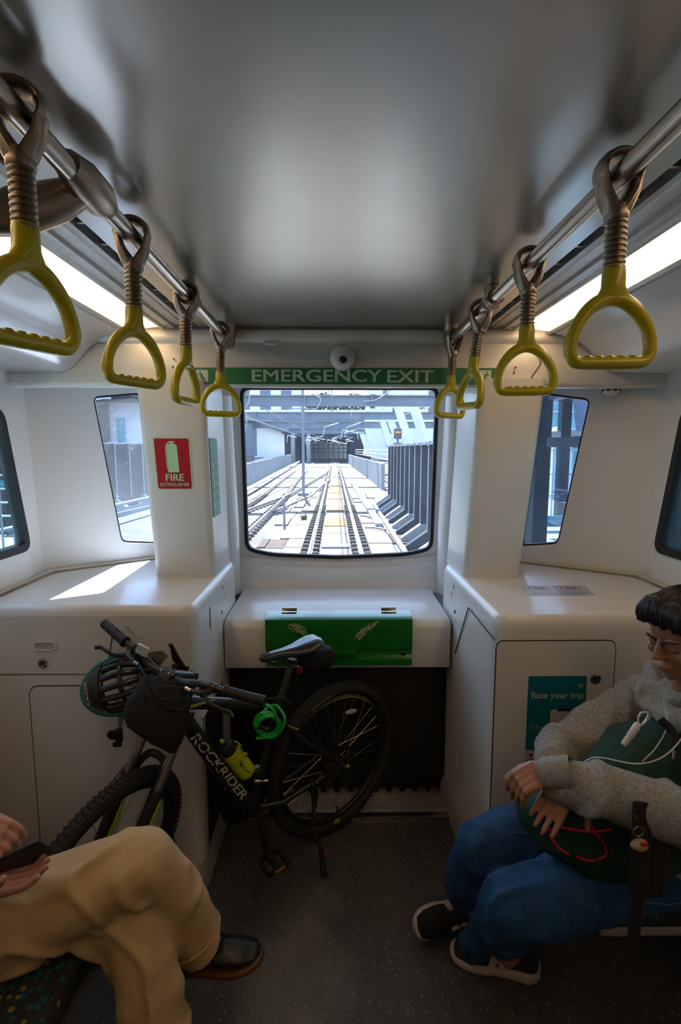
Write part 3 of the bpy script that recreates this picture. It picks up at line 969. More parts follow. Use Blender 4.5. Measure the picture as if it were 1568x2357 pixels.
cab([(-1.15, 27.7, 4.45), (-.75, 27.6, 4.2), (-.95, 27.6, 3.75), (-1.2, 27.7, 3.65)], 'white cable loop hanging from the nearest beam near the tall pole')
cab([(3.1, 27.5, 4.8), (2.2, 27.7, 4.2), (1.5, 27.8, 4.1)], 'thin white cable drooping over the right half of the nearest beam')
cab([(1.2, 44.6, 4.9), (1.4, 44.6, 4.4), (1.35, 44.6, 4.15)], 'white cable hanging over the second beam')
# catenary brackets before the tunnel
cb = thing('catenary_brackets', 'tangle of pale catenary brackets and droppers under the beams', 'brackets', (0, 80, 3.2))
for i in range(26):
    x = rnd.uniform(-5.5, 2.6); y = rnd.choice((57.5, 74, 91.5, 110)); z = rnd.uniform(2.9, 4.1)
    l = rnd.uniform(.6, 1.8); a = rnd.uniform(-.45, .45)
    obj('bracket_arm', MB().tube([(x, y, z), (x + l * math.cos(a), y, z + l * math.sin(a))], .05, 5), m_bwhite, cb)
    obj('dropper', MB().tube([(x, y, z), (x + rnd.uniform(-.2, .2), y, z - rnd.uniform(.3, .9))], .035, 5), m_bwhite, cb)

# left white building with posters
b = thing('trackside_building', 'white building with coloured posters left of the tracks', 'building', (-14, 78, GZ))
obj('wall', MB().box((-30, 60, GZ), (-9.2, 96, 4.6)), m_bwhite, b)
obj('wall', MB().box((-13.5, 56, .9), (-8.9, 60, 4.4)), m_bgrey, b)
obj('roof_edge', MB().box((-31, 55.5, 4.6), (-8.0, 97, 5.3)), m_gsteel, b)
for x, c in ((-12.3, (.02, .30, .38)), (-11.45, (.50, .05, .12))):
    obj('poster', MB().box((x, 55.94, 1.6), (x + .75, 56, 3.6)), mat('poster_colour', c, .5, var=.3, scale=2), b)
for i in range(5):
    obj('pipe', MB().cyl((-18.6 + i * .55, 59.8, 1.0), (-18.6 + i * .55, 59.8, 4.4 - .3 * (i % 2)), .09, 8), m_ink, b)
for z in (-.3, .15, .6):
    obj('guard_rail', MB().tube([(-30, 57, z), (-9.0, 50, z), (-9.8, 100, z)], .1, 6), m_bgrey, b)

# apartment block and trees behind everything
b = thing('apartment_building', 'white modern apartment block above the right half of the beams', 'building', (19, 150, GZ))
obj('wall', MB().box((9.2, 150, GZ), (34, 160, 30)), m_bwhite, b)
for k in range(5):
    z = 11.6 + k * 3.3
    obj('recess', MB().box((13.6, 149.9, z - .2), (15.0, 150.2, z + 3.0)), m_bgrey, b)
    obj('recess', MB().box((26.5, 149.9, z - .2), (28.5, 150.2, z + 3.0)), m_bgrey, b)
    for x0, x1, z0, z1 in ((10.0, 11.6, 1.6, 2.2), (16.4, 18.3, .3, 1.9), (22.2, 25.6, 1.4, 1.9)):
        w = obj('window', MB().box((x0, 149.86, z + z0), (x1, 150.1, z + z1)), m_bgrey, b)
        obj('glazing', MB().box((x0 + .15, 149.82, z + z0 + .12), (x1 - .15, 149.9, z + z1 - .12)), m_bwin, w)
b2 = thing('office_building', 'pale office building above the left half of the nearest beam', 'building', (-26, 178, GZ))
obj('wall', MB().box((-42, 178, GZ), (-11.5, 186, 28)), m_bwhite, b2)
for k in range(4):
    for i in range(4):
        w = obj('window', MB().box((-39 + i * 7, 177.9, 9 + k * 4.7), (-35.5 + i * 7, 178.1, 11.8 + k * 4.7)), m_bgrey, b2)
def leafy(name, label, c, r, n, ls, seed, m=None):
    R = random.Random(seed)
    t = thing(name, label, 'tree', (c[0], c[1], GZ))
    obj('trunk', MB().tube([(c[0], c[1], GZ), (c[0] + .2, c[1], c[2])], [r[0] * .09, r[0] * .05], 8), m_soffit, t)
    mb = MB()
    for i in range(n):
        v = V((R.gauss(0, 1), R.gauss(0, 1), R.gauss(0, 1))).normalized()
        q = 1 - .45 * R.random() ** 2
        lump = 1 + .22 * noise.noise(v * 2.3 + V((seed, 0, 0)))
        p = V((c[0] + v.x * r[0] * q * lump, c[1] + v.y * r[1] * q * lump, c[2] + v.z * r[2] * q * lump))
        a = V((R.gauss(0, 1), R.gauss(0, 1), R.gauss(0, 1))).normalized() * ls
        b = a.cross(V((R.gauss(0, 1), R.gauss(0, 1), R.gauss(0, 1)))).normalized() * ls * .6
        mb.add([p - a, p - b, p + a, p + b], [(0, 1, 2, 3)])
    obj('foliage', mb, m or m_leaf, t, recalc=False, kind='stuff')
    return t
leafy('tree', 'dark green tree crown between the first and second beams, left one', (-4.6, 180, 16.5), (5.9, 4, 3.9), 1500, .54, 11)
leafy('tree', 'dark green tree crown between the first and second beams, right one', (6.9, 179, 16.1), (5.4, 4, 4.0), 1500, .54, 12)
leafy('bush', 'pale flowering bush behind the signal on the right', (15.5, 62, 2.2), (4.0, 3, 2.6), 1100, .3, 13, mat('pale_bush', (.22, .24, .15), .7, var=.5, scale=3))

# left corner-window view: brick building with soffit, camera and rails
b = thing('brick_building', 'pale brick building with brown soffit seen through the left corner window', 'building', (-18, 42, GZ))
obj('wall', MB().box((-30, 36, GZ), (-15.4, 40, 5.2)), m_brickw, b)
mbk = MB()
for r_ in range(26):
    mbk.box((-30, 35.95, 1.2 + r_ * .155), (-18.0, 36.0, 1.2 + r_ * .155 + .12))
obj('brick_courses', mbk, m_brickw, b, kind='stuff')
obj('soffit', MB().box((-32, 30, 4.75), (-12.2, 40, 5.2)), m_soffit, b)
obj('downpipe', MB().box((-15.9, 35.7, 1.0), (-15.3, 36.0, 4.8)), m_navy, b)
obj('wall_bracket', MB().box((-17.6, 34, 4.2), (-15.6, 34.5, 5.0)), m_wallc, b)
obj('mural', MB().box((-14.8, 35.9, 2.0), (-14.3, 36.05, 3.7)), m_tealb, b)
obj('wall', MB().box((-15.4, 36.1, GZ), (-10.5, 40, 4.75)), m_bwhite, b)
c_ = thing('cctv_camera', 'white security camera under the brown soffit in the left corner window', 'camera', (-8.9, 20.5, 3.55))
obj('arm', MB().tube([(-9.3, 20.5, 3.50), (-8.95, 20.45, 3.53)], .045, 8), m_bwhite, c_)
obj('housing', MB().rbox((-8.98, 20.3, 3.50), (-8.62, 20.55, 3.72), .04), m_bwhite, c_)
obj('mast', MB().cyl((-9.32, 20.5, GZ), (-9.32, 20.5, 3.6), .05, 8), m_pole, c_)
obj('hood', MB().rbox((-9.4, 20.4, 3.40), (-9.25, 20.6, 3.62), .03), m_bwhite, c_)
for z in (-1.0, -.78, -.55):
    tag(obj('trackside_duct', MB().tube([(-8.9, 13, z), (-8.4, 22, z), (-7.6, 34, z)], .07, 6), m_gsteel), 'grey duct running along the foot of the left barrier, %s' % {-1.0: 'lowest', -.78: 'middle', -.55: 'topmost'}[z] + ' of three', 'duct')
tag(obj('equipment_cover', MB().rbox((-3.95, 8.6, GZ), (-3.2, 9.4, GZ + .55), .08), m_bwhite), 'white equipment cover low in the left corner window', 'cover')

# station: right platform with screen doors, shelter, bench and signs
struct('platform_right', MB().box((1.62, -12, GZ), (3.4, 7.6, -.02)).box((3.4, -12, GZ), (14, 15, -.02)), m_plat)
struct('platform_back_right', MB().box((5, 15, GZ), (9.5, 19, -.02)), m_plat)
struct('platform_edge_right', MB().box((1.62, -12, -.02), (1.95, 7.6, 0)), m_pwhite)
ps = thing('platform_screen', 'dark framed platform screen with glass beside the train on the right', 'screen', (1.85, 0, 0))
for y in (4.78, 2.9, 1.2, -.5, -2.2, -3.9):
    obj('post', MB().rbox((1.78, y - .10, 0), (1.92, y + .10, 2.35), .01, 1), m_navy, ps)
for z0, z1 in ((2.0, 2.35), (1.60, 1.68), (.02, .12)):
    obj('transom', MB().box((1.80, -4, z0), (1.90, 4.5, z1)), m_navy, ps)
for y0, y1 in ((2.98, 4.47), (1.28, 2.82), (-.42, 1.12), (-2.1, -.58), (-3.8, -2.3)):
    obj('pane', MB().box((1.845, y0, .12), (1.855, y1, 1.62)), m_glassp, ps)
def bench(loc, label, along_y=True):
    b = thing('platform_bench', label, 'bench', loc)
    x, y, z = loc
    for s in (0, 1.5):
        obj('frame', MB().tube(spline([(x - .1, y + s, z), (x - .05, y + s, z + .42), (x - .25, y + s, z + .45), (x + .2, y + s, z + .43), (x + .32, y + s, z + .92)], 4), .022, 8), m_gsteel, b)
    for i in range(7):
        obj('slat', MB().rbox((x + .2 + .016 * i, y, z + .47 + i * .065), (x + .225 + .016 * i, y + 1.5, z + .51 + i * .065), .005, 1), m_gsteel, b)
    for i in range(6):
        obj('slat', MB().rbox((x - .24 + .075 * i, y, z + .445), (x - .185 + .075 * i, y + 1.5, z + .465), .005, 1), m_gsteel, b)
    return b
bench((4.3, 6.2, -.02), 'steel slatted bench on the right platform, seen in the right edge window')
bench((5.2, 10.2, -.02), 'steel slatted bench on the right platform, seen in the right corner window')
sh = thing('platform_shelter', 'dark steel shelter frame on the right platform', 'shelter', (5.2, 8, 0))
for x, y in ((5.05, 11.6), (6.6, 9.3), (6.6, 6.2)):
    obj('column', MB().rbox((x - .11, y - .11, -.02), (x + .11, y + .11, 3.0), .01, 1), m_navy, sh)
obj('roof_beam', MB().box((3.6, 5.8, 2.62), (7.5, 11.5, 2.78)), m_navy, sh)
obj('roof_beam', MB().box((3.6, 11.5, 1.78), (9.5, 11.7, 1.98)), m_capw, sh)
for i in range(6):
    obj('baluster', MB().box((5.0 + i * .22, 12.0, 0), (5.04 + i * .22, 12.04, 1.6)), m_bwhite, sh)
for z in (.5, 1.0, 1.55):
    obj('guard_rail', MB().box((4.6, 11.98, z), (6.6, 12.05, z + .05)), m_bwhite, sh)
sg = thing('station_sign', 'teal station name strip on the glass of the right corner window view', 'sign', (4.6, 11, 0))
obj('panel', MB().box((4.1, 10.9, -.02), (5.9, 10.95, .19)), m_tealb, sg)
text('Chatswood', .24, m_pwhite, frame((4.45, 10.89, .085), (1, 0, 0), (0, 0, 1)), sg, ext=.004)
text('Chatswood', .24, m_pwhite, frame((4.80, 10.89, .085), (1, 0, 0), (0, 0, 1)), sg, ext=.004)
lf = thing('lift_tower', 'white arched lift tower with a dark door in the right corner window', 'tower', (7.3, 17.2, 0))
pl = [(-.35, 0)] + [(.35 * math.cos(PI - PI * i / 10), 2.0 + .35 * math.sin(PI - PI * i / 10)) for i in range(11)] + [(.35, 0)]
obj('shell', MB().prism(pl, .5, Matrix.Translation((7.35, 17.5, -.02)) @ Matrix.Rotation(PI / 2, 4, 'X')), m_bwhite, lf)
obj('door', MB().box((7.18, 16.95, 1.4), (7.52, 17.02, 2.0)), m_navy, lf)
b = thing('glass_office', 'turquoise glass office tower in the right corner window', 'building', (24, 52, GZ))
obj('facade', MB().box((20, 50, GZ), (24.6, 56, 26)), m_glassb, b)
for i in range(14):
    obj('mullion', MB().box((20, 49.9, GZ + i * 1.6), (24.6, 50.05, GZ + i * 1.6 + .12)), m_bwhite, b)
for i in range(5):
    obj('mullion', MB().box((20.1 + i * 1.1, 49.88, GZ), (20.2 + i * 1.1, 50.05, 26)), m_bwhite, b)
obj('leaning_column', MB().tube([(20.8, 47, 14), (22.6, 47, 2), (23.0, 47, GZ)], .75, 12), m_bgrey, b)
b = thing('apartment_tower', 'beige apartment tower with balconies in the right corner window', 'building', (34, 62, GZ))
obj('wall', MB().box((28.0, 60, GZ), (42, 70, 28)), mat('beige_render', (.52, .47, .44), .8, f=.9, var=.06), b)
for k in range(8):
    z = 1 + k * 3
    obj('balcony', MB().box((26.6, 59.2, z), (28.4, 60, z + .25)), m_bwhite, b)
    obj('recess', MB().box((26.6, 59.8, z + .25), (28.2, 60.1, z + 2.6)), m_glassb, b)
    obj('window', MB().box((29.4, 59.9, z + .6), (30.6, 60.1, z + 2.1)), m_glassb, b)
b = thing('red_brick_building', 'red brick building top in the right edge window', 'building', (14, 14, 0))
obj('wall', MB().box((13.6, 12, GZ), (20, 22.5, 6)), mat('red_brick', (.36, .15, .10), .8, f=.9, var=.25, scale=8), b)
obj('band', MB().box((13.4, 11.8, 2.3), (20, 22.6, 2.7)), m_navy, b)
obj('window', MB().box((13.45, 15, .6), (13.65, 22, 2.1)), m_bwhite, b)
struct('added_sun_canopy', MB().box((-.86, -14, 4.3), (12, 6.6, 4.6)), m_gsteel)  # unseen canopy, added and sized to keep the sun off the console
struct('canopy_left', MB().box((-14, -14, 4.3), (-3.4, 2.0, 4.6)), m_gsteel)
# left platform side
struct('platform_left', MB().rbox((-14, -12, GZ), (-1.75, 1.2, -.02), .02, 1), m_plat)
ps = thing('platform_screen', 'dark framed platform screen with teal sign beside the train on the left', 'screen', (-1.9, 0, 0))
for y in (1.1, -.6, -2.3, -4.0):
    obj('post', MB().rbox((-1.97, y - .1, 0), (-1.83, y + .1, 2.3), .01, 1), m_navy, ps)
for z0, z1 in ((2.0, 2.3), (1.58, 1.66)):
    obj('transom', MB().box((-1.95, -4, z0), (-1.85, 1.1, z1)), m_navy, ps)
sl = thing('side_platform', 'grey island platform with fence seen in the left edge window', 'platform', (-6, 9, GZ))
obj('slab', MB().rbox((-9.5, 7.5, GZ), (-4.85, 11.5, -.35), .02, 1), m_capw, sl)
obj('pillar', MB().rbox((-5.62, 9.0, -.35), (-5.2, 9.4, 3.0), .02, 1), m_wallc, sl)
obj('canopy', MB().box((-9.5, 8.6, 1.68), (-5.0, 9.8, 1.76)), m_bwhite, sl)
obj('canopy_soffit', MB().box((-9.5, 8.6, 1.5), (-5.0, 9.8, 1.67)), m_wallc, sl)
for i in range(10):
    obj('fence_bar', MB().box((-8.6 + i * .3, 9.6, -.35), (-8.57 + i * .3, 9.63, 1.2)), m_pole, sl)
for z in (.35, .6, .85, 1.1):
    obj('fence_rail', MB().box((-8.8, 9.6, z), (-5.6, 9.64, z + .03)), m_pwhite, sl)
for z in (-.2, 0, .2):
    obj('bench_slat', MB().box((-7.4, 9.0, z), (-5.9, 9.05, z + .12)), m_pwhite, sl)
sgn = thing('station_sign', 'teal station name strip on the fence in the left edge window', 'sign', (-5.9, 9.3, 1))
obj('panel', MB().box((-6.5, 9.28, .93), (-5.74, 9.32, 1.04)), m_tealb, sgn)
text('Chatswood', .22, m_pwhite, frame((-5.92, 9.27, .985), (1, 0, 0), (0, 0, 1)), sgn, ext=.004)
mat = _mat
# =================================================================== handrails, straps, ceiling fittings
rails = {}
for s, nm, x in ((-1, 'left', -.43), (1, 'right', .43)):
    t = thing('handrail', 'overhead steel grab rail running along the %s side of the ceiling' % nm, 'handrail', (x, .5, 2.01))
    zf, zb = (1.999, 2.018) if s < 0 else (2.0, 2.016)
    obj('rail', MB().tube([(x, REAR + .2, zb), (x, .5, zb - .004), (x, 2.075, zf), (x * .985, 2.10, zf - .004)], .0165, 14), m_steel, t)
    # end mount: tapered cup from the ceiling
    obj('end_mount', MB().lathe([(.036, .064), (.036, .05), (.030, .02), (.026, -.012), (.020, -.026), (.006, -.032)], 18, Matrix.Translation((x - s * -.004, 2.088, zf))), m_bronze, t)
    yb = 1.545
    obj('hanger', MB().lathe([(.017, .062), (.017, .042), (.024, .034), (.022, .010), (.028, -.004), (.022, -.022), (.008, -.026)], 16, Matrix.Translation((x, yb, 2.004))), m_bronze, t)
    obj('hanger_tee', MB().cyl((x, yb - .035, 2.004), (x, yb + .035, 2.004), .024, 16), m_bronze, t)
# branch pole with its cast clamp on the left rail
bp = thing('branch_pole', 'thick steel pole clamped to the left rail and running down to the left wall', 'pole', (-.45, .92, 2.0))
obj('clamp', MB().tube([(-.43, .86, 2.016), (-.43, .905, 2.015), (-.43, .965, 2.014), (-.43, 1.0, 2.013)], [.021, .031, .031, .021], 16), m_bronze, bp)
obj('socket', MB().tube([(-.435, .93, 2.010), (-.475, .915, 1.985), (-.525, .885, 1.955), (-.56, .865, 1.938)], [.022, .032, .036, .027], 16), m_bronze, bp)
obj('pole', MB().tube([(-.54, .875, 1.948), (-.70, .79, 1.86), (-.86, .72, 1.72), (-.96, .68, 1.50), (-.98, .67, .46)], .0235, 16), m_steel, bp)

m_spring = mat('spring_sleeve', (.30, .25, .20), .38, metal=.8, var=.15, scale=40)
def strap(loc, yaw, swing, tilt, label):
    """hanging strap: clamp over the rail, coil sleeve, yellow D handle (local x = handle width)"""
    R = Matrix.Rotation(yaw, 4, 'Z')
    t = thing('hanging_strap', label, 'strap', loc, R, 'hanging straps')
    W = wm(t)
    # clamp aligned with the rail (undo yaw)
    A = Matrix.Translation(V(loc)) @ Matrix.Rotation(min(max(yaw, -.5), .5) * .6, 4, 'Z')
    mb = MB()
    for sy in (0,):
        ring = [(.030 * math.cos(a), 0, .026 * math.sin(a) + .002) for a in [PI * (-.22) + PI * 1.44 * i / 14 for i in range(15)]]
        mb.tube(ring, [(.022, .0075)] * 15, 10, m=A, ref=(0, 1, 0))
    mb.tube([(.027, 0, -.008), (.022, 0, -.030), (.010, 0, -.052), (0, 0, -.062)], [(.0075, .022), (.010, .021), (.013, .018), (.016, .017)], 12, m=A, ref=(1, 0, 0))
    mb.tube([(-.027, 0, -.008), (-.022, 0, -.030), (-.010, 0, -.052), (0, 0, -.062)], [(.0075, .022), (.010, .021), (.013, .018), (.016, .017)], 12, m=A, ref=(1, 0, 0))
    mb.lathe([(.018, -.050), (.019, -.058), (.0185, -.070), (.017, -.072)], 16, A)
    obj('clamp', mb, m_bronze, t)
    S = Matrix.Translation(V(loc)) @ Matrix.Rotation(swing, 4, 'Y') @ Matrix.Rotation(tilt, 4, 'X')
    pr = [(.012, -.068)]
    for i in range(9):
        z = -.070 - i * .0088
        pr += [(.0135, z), (.0168, z - .0022), (.0168, z - .0055), (.0135, z - .0078)]
    pr.append((.0125, -.152))
    obj('coil_sleeve', MB().lathe(pr, 16, S), m_spring, t, 25)
    H = S @ Matrix.Rotation(yaw, 4, 'Z')
    # flattened neck
    neck = MB().tube([(0, 0, -.140), (0, 0, -.150), (0, 0, -.172), (0, 0, -.186), (0, 0, -.194)], [(.0165, .0155), (.018, .017), (.0185, .0165), (.026, .0145), (.034, .011)], 14, m=H, ref=(1, 0, 0))
    half = [(0, -.190), (.022, -.196), (.042, -.212), (.058, -.236), (.0655, -.262), (.064, -.281), (.054, -.291), (.030, -.2925), (0, -.2925)]
    pts = [V((x, 0, z)) for x, z in half] + [V((-x, 0, z)) for x, z in half[-2:0:-1]]
    pts = spline(pts, 4, True)
    rr = []
    for p in pts:
        k = .0105 if p.z < -.285 else (.0100 + .0025 * max(0, 1 - abs(p.z + .19) / .05))
        rr.append((k, .0125))
    neck.tube(pts, rr, 12, closed=True, m=H, ref=(0, 0, 1))
    h = obj('handle', neck, m_yellow, t, 50)
    for i in range(5):
        x = -.036 + i * .018
        obj('grip_bump', MB().ball((x, 0, -.2835), (.0085, .009, .0045), 8, H), m_yellow, h)
    return t
for loc, yaw, sw, ti, lab in (
    ((-.43, .735, 2.016), 1.18, 0, 0, 'yellow strap cut by the left photo edge, largest and nearest on the left rail'),
    ((-.43, 1.119, 2.012), 1.02, .02, 0, 'yellow strap hanging in front of the left end of the strip light'),
    ((-.43, 1.50, 2.006), 1.38, .03, 0, 'yellow strap seen nearly edge-on beside the left rail hanger'),
    ((-.43, 1.935, 2.001), .34, .02, 0, 'yellow strap last on the left rail, overlapping the left exit pictogram'),
    ((.43, .878, 2.014), .0, -.01, 0, 'yellow strap nearest on the right rail, widest and in front of the lamp'),
    ((.43, 1.262, 2.010), -.06, -.01, 0, 'yellow strap second on the right rail, hanging before the white beam'),
    ((.43, 1.665, 2.006), -1.3, .10, 0, 'yellow strap third on the right rail, swung sideways and edge-on'),
    ((.43, 2.035, 2.001), .52, .03, 0, 'yellow strap last on the right rail, beside the windscreen corner')):
    strap(loc, yaw, sw, ti, lab)

# exit band on the header beam
def fb(u, v, w):
    return V((u, 2.1205 - w + (v - 1.93) * .0 , v))
bd = thing('exit_sign', 'long green emergency exit band above the windscreen', 'sign', (0, 2.12, 1.89))
BY = 2.1195
obj('band', MB().plate(rrect(-.592, 1.838, .638, 1.902, .004), [], .0018, lambda u, v, w: V((u, BY - w, v))), m_greens, bd)
m_exit = mat('pale_sign_lettering', (.52, .70, .52), .5, var=.02)
text('EMERGENCY', .512, m_exit, frame((-.091, BY - .0022, 1.871), (1, 0, 0), (0, 0, 1)), bd, bold=.018, height=.046)
text('EXIT', .183, m_exit, frame((.281, BY - .0022, 1.869), (1, 0, 0), (0, 0, 1)), bd, bold=.018, height=.046)
def runner(cx, flip, par):
    q = obj('pictogram', MB().plate(rrect(cx - .024, 1.848, cx + .024, 1.893, .002), [], .0006, lambda u, v, w: V((u, BY - .002 - w, v))), m_signwhite, par)
    mb = MB()
    f = -1 if flip else 1
    P = lambda u, v: V((cx + f * u, BY - .0032, 1.871 + v * 1.15))
    mb.ball(P(.008, .0125), (.0032, .0008, .0032), 10)
    for pts, r in (([(.006, .007), (-.001, -.003)], .0036), ([(.006, .007), (.013, .002), (.016, .005)], .0017), ([(.006, .007), (-.004, .007), (-.008, .001)], .0017), ([(-.001, -.003), (.007, -.006), (.006, -.014)], .002), ([(-.001, -.003), (-.006, -.010), (-.014, -.011)], .002)):
        mb.tube([P(*p) for p in pts], [(r, .0007)] * len(pts), 8, ref=(1, 0, 0))
    obj('running_figure', mb, m_greens, q)
runner(-.545, True, bd)
runner(.578, False, bd)
# dome camera, downlight, fixings, smoke detector
dc = thing('dome_camera', 'small white ceiling dome camera above the exit band', 'camera', (.01, 2.11, 1.935))
D = frame((.01, 2.12, 1.94), (1, 0, 0), (0, 0, 1))
obj('housing', MB().lathe([(.050, -.002), (.050, .008), (.047, .022), (.040, .034), (.030, .041), (.0, .0435)], 24, D), m_white, dc, 50)
obj('collar', MB().lathe([(.052, -.002), (.052, .004), (.049, .006)], 24, D), m_trim, dc, 50)
ly = frame((.010, 2.083, 1.925), (1, 0, 0), (0, .45, .9))
obj('lens', MB().ball((.012, 2.082, 1.927), (.017, .012, .015), 14), m_black, dc, 180)
obj('sensor_dot', MB().ball((.009, 2.083, 1.956), (.003, .002, .004), 8), m_ink, dc)
oc = thing('cover_plate', 'small oval white cover plate on the beam left of the dome camera', 'plate', (-.27, 2.13, 2.0))
obj('rim', MB().lathe([(.034, 0), (.033, .004), (.026, .006)], 20, frame((-.27, 2.126, 1.998), (1, 0, 0), (0, .5, .85)) @ Matrix.Scale(.35, 4, (0, 1, 0))), m_white, oc)
for x, z in ((-.655, 1.935), (-.66, 1.905), (.70, 1.905), (.695, 1.885)):
    tag(obj('screw_hole', MB().tube([(x, 2.122, z), (x, 2.1185, z)], .0035, 8), m_ink), 'tiny dark screw hole in the beam, %s of the %s pair' % ('upper' if z in (1.935,) or (x > 0 and z == 1.905) else 'lower', 'left' if x < 0 else 'right'), 'hole')
obj_seam = tag(obj('beam_seam', MB().tube([(.775, 2.117, 2.0), (.80, 2.119, 1.92), (.755, 2.1225, 1.85)], .0022, 6), m_seam), 'thin black panel seam crossing the beam at right of the second strap', 'seam')
sd_ = thing('smoke_detector', 'round white smoke detector under the beam at far right', 'detector', (1.13, 2.17, 1.84))
Dm = Matrix.Translation((1.13, 2.20, 1.845)) @ Matrix.Rotation(PI, 4, 'X')
obj('base', MB().lathe([(.052, -.01), (.052, .008), (.046, .014)], 22, Dm), m_white, sd_)
obj('chamber', MB().lathe([(.034, .012), (.033, .024), (.026, .034), (.010, .040), (0, .041)], 20, Dm), m_white, sd_)
for a in range(0, 360, 45):
    obj('vent', MB().cbox((.0335, 0, .021), (.004, .016, .006), Dm @ Matrix.Rotation(math.radians(a), 4, 'Z')), m_ink, sd_)

# fire extinguisher sign on the left pillar
def pf_(u, v, w):   # pillar face: x,z -> leaning face
    t = (v - 1.046) / (1.86 - 1.046)
    return V((u, 2.145 + (2.10 - 2.145) * t - .0012 - w, v))
fs = thing('fire_sign', 'red fire extinguisher sign with glowing green border on the left pillar', 'sign', (-.67, 2.12, 1.52))
def para(x0, x1, x2, x3, z0, z1, k=0):
    return [(x0 + k, z0 + k), (x1 - k, z0 + k), (x2 - k, z1 - k), (x3 + k, z1 - k)]
obj('border', MB().plate(para(-.742, -.596, -.600, -.750, 1.417, 1.630), [], .001, pf_), m_palegreen, fs)
obj('field', MB().plate(roundpoly(para(-.742, -.596, -.600, -.750, 1.417, 1.630, .0055), .008), [], .0016, pf_), m_red, fs)
def fx(u, v):       # sign-local to pillar coordinates
    return (-.672 + u - .03 * (v) * .9 * .0, 1.525 + v)
body = roundpoly([(-.022, -.047), (.0215, -.047), (.018, .070), (-.024, .070)], .006)
obj('symbol', MB().plate([(x * .95 - .671, z * .93 + 1.5335) for x, z in [(-.0225, -.048), (.0215, -.048), (.0235, -.044), (.0185, .065), (.014, .073), (.003, .077), (.002, .081), (.010, .079), (.008, .083), (.011, .086), (-.004, .0865), (-.012, .086), (-.022, .080), (-.029, .068), (-.0305, .055), (-.027, -.033), (-.0235, -.033), (-.0265, .060), (-.022, .072), (-.014, .079), (-.0095, .079), (-.011, .075), (-.020, .072), (-.0245, .066)]], [], .0022, pf_), m_palegreen, fs)
tl_ = -.045 / (1.86 - 1.046)
fm = lambda u, v: frame(pf_(u, v, .0022), (1, 0, 0), (0, tl_, 1))
text('FIRE', .072, m_palegreen, fm(-.6675, 1.4685), fs, bold=.025, height=.0265)
text('EXTINGUISHER', .118, m_palegreen, fm(-.668, 1.440), fs, bold=.012, height=.0135)
# evacuation sheet on the pillar flank
es = thing('evacuation_sheet', 'narrow green evacuation instruction sheet on the inner flank of the left pillar', 'sign', (-.525, 2.2, 1.46))
def ef(u, v, w):
    t = (v - 1.046) / (1.86 - 1.046)
    return V((-.522 - .013 * t + .0012 + w, u, v))
obj('sheet', MB().plate([(2.155, 1.300), (2.285, 1.300), (2.275, 1.627), (2.14, 1.627)], [], .001, ef), m_greens, es)
lm = lambda u, v: frame(ef(u, v, .0018), (0, 1, 0), (-.016, 0, 1))
for i, (z, s_, w_, x_) in enumerate(((1.605, 'Emergency exit', .105, 2.208), (1.585, 'FIRE', .04, 2.18), (1.562, 'Evacuate', .06, 2.19), (1.54, 'In an emergency', .105, 2.21))):
    text(s_, w_, m_signwhite, lm(x_, z), es, height=.010, bold=.01)
for i in range(5):
    z = 1.515 - i * .042
    obj('rule', MB().plate([(2.155, z + .012), (2.272, z + .012), (2.272, z + .0135), (2.155, z + .0135)], [], .0004, lambda u, v, w: ef(u, v, w + .0012)), m_signwhite, es)
    mb = MB()
    mb.plate([(2.175, z - .006), (2.188, z - .012), (2.195, z + .006), (2.185, z + .010)], [], .0004, lambda u, v, w: ef(u, v, w + .0012))
    obj('step_icon', mb, m_signwhite, es)
    text(('Open', 'Lift', 'Pull', 'Push', 'Exit')[i], .04, m_signwhite, lm(2.24, z + .002), es, height=.009, bold=.01)
# poster on the right cabinet door
po = thing('rating_poster', 'teal trip rating poster on the right cabinet door', 'poster', (.69, 1.594, .70))
PY = 1.5945
def pp(u, v, w):
    return V((u, PY - w, v))
obj('sheet', MB().plate(rrect(.602, .545, .791, .857, .006), [], .0006, pp), m_paper, po)
obj('teal_field', MB().plate(roundpoly([(.602, .605), (.791, .605), (.791, .857), (.602, .857)], .005), [], .0010, pp), m_teal, po)
obj('fold_line', MB().plate([(.602, .757), (.791, .757), (.791, .758), (.602, .758)], [], .0012, pp), mat('teal_fold', (.004, .10, .14), .35), po)
pm = lambda u, v, k=.0014: frame(pp(u, v, k), (1, 0, 0), (0, 0, 1))
text('Rate your trip', .168, m_paper, pm(.698, .790), po, bold=.022)
text('Scan the\nQR code to\nrate your trip', .045, m_paper, pm(.635, .683), po)
ph = rrect(.673, .56, .781, .748, .014)
obj('phone_outline', MB().plate(ph, [], .0014, pp), m_ink, po)
obj('phone_screen', MB().plate(ring_outline(ph, -.0035), [], .0018, pp), m_paper, po)
obj('phone_notch', MB().plate(rrect(.700, .738, .754, .747, .003), [], .0022, pp), m_ink, po)
cir = [(.771 + .0085 * math.cos(a), .826 + .0085 * math.sin(a)) for a in [2 * PI * i / 24 for i in range(24)]]
obj('emblem_ring', MB().plate(cir, [ring_outline(cir, -.0012)], .0014, pp), m_paper, po)
text('M', .0085, m_paper, pm(.771, .826), po, bold=.02)
mb = MB()
for i in range(7):
    a = PI * i / 6
    mb.tube([pp(.622 + .002 * math.cos(a), .583, .0012), pp(.622 + .009 * math.cos(a), .583 + .009 * math.sin(a), .0012)], [(.002, .0006)] * 2, 6, ref=(1, 0, 0))
obj('red_emblem', mb, m_red, po)
text('NSW', .016, m_ink, pm(.622, .574), po, bold=.02)
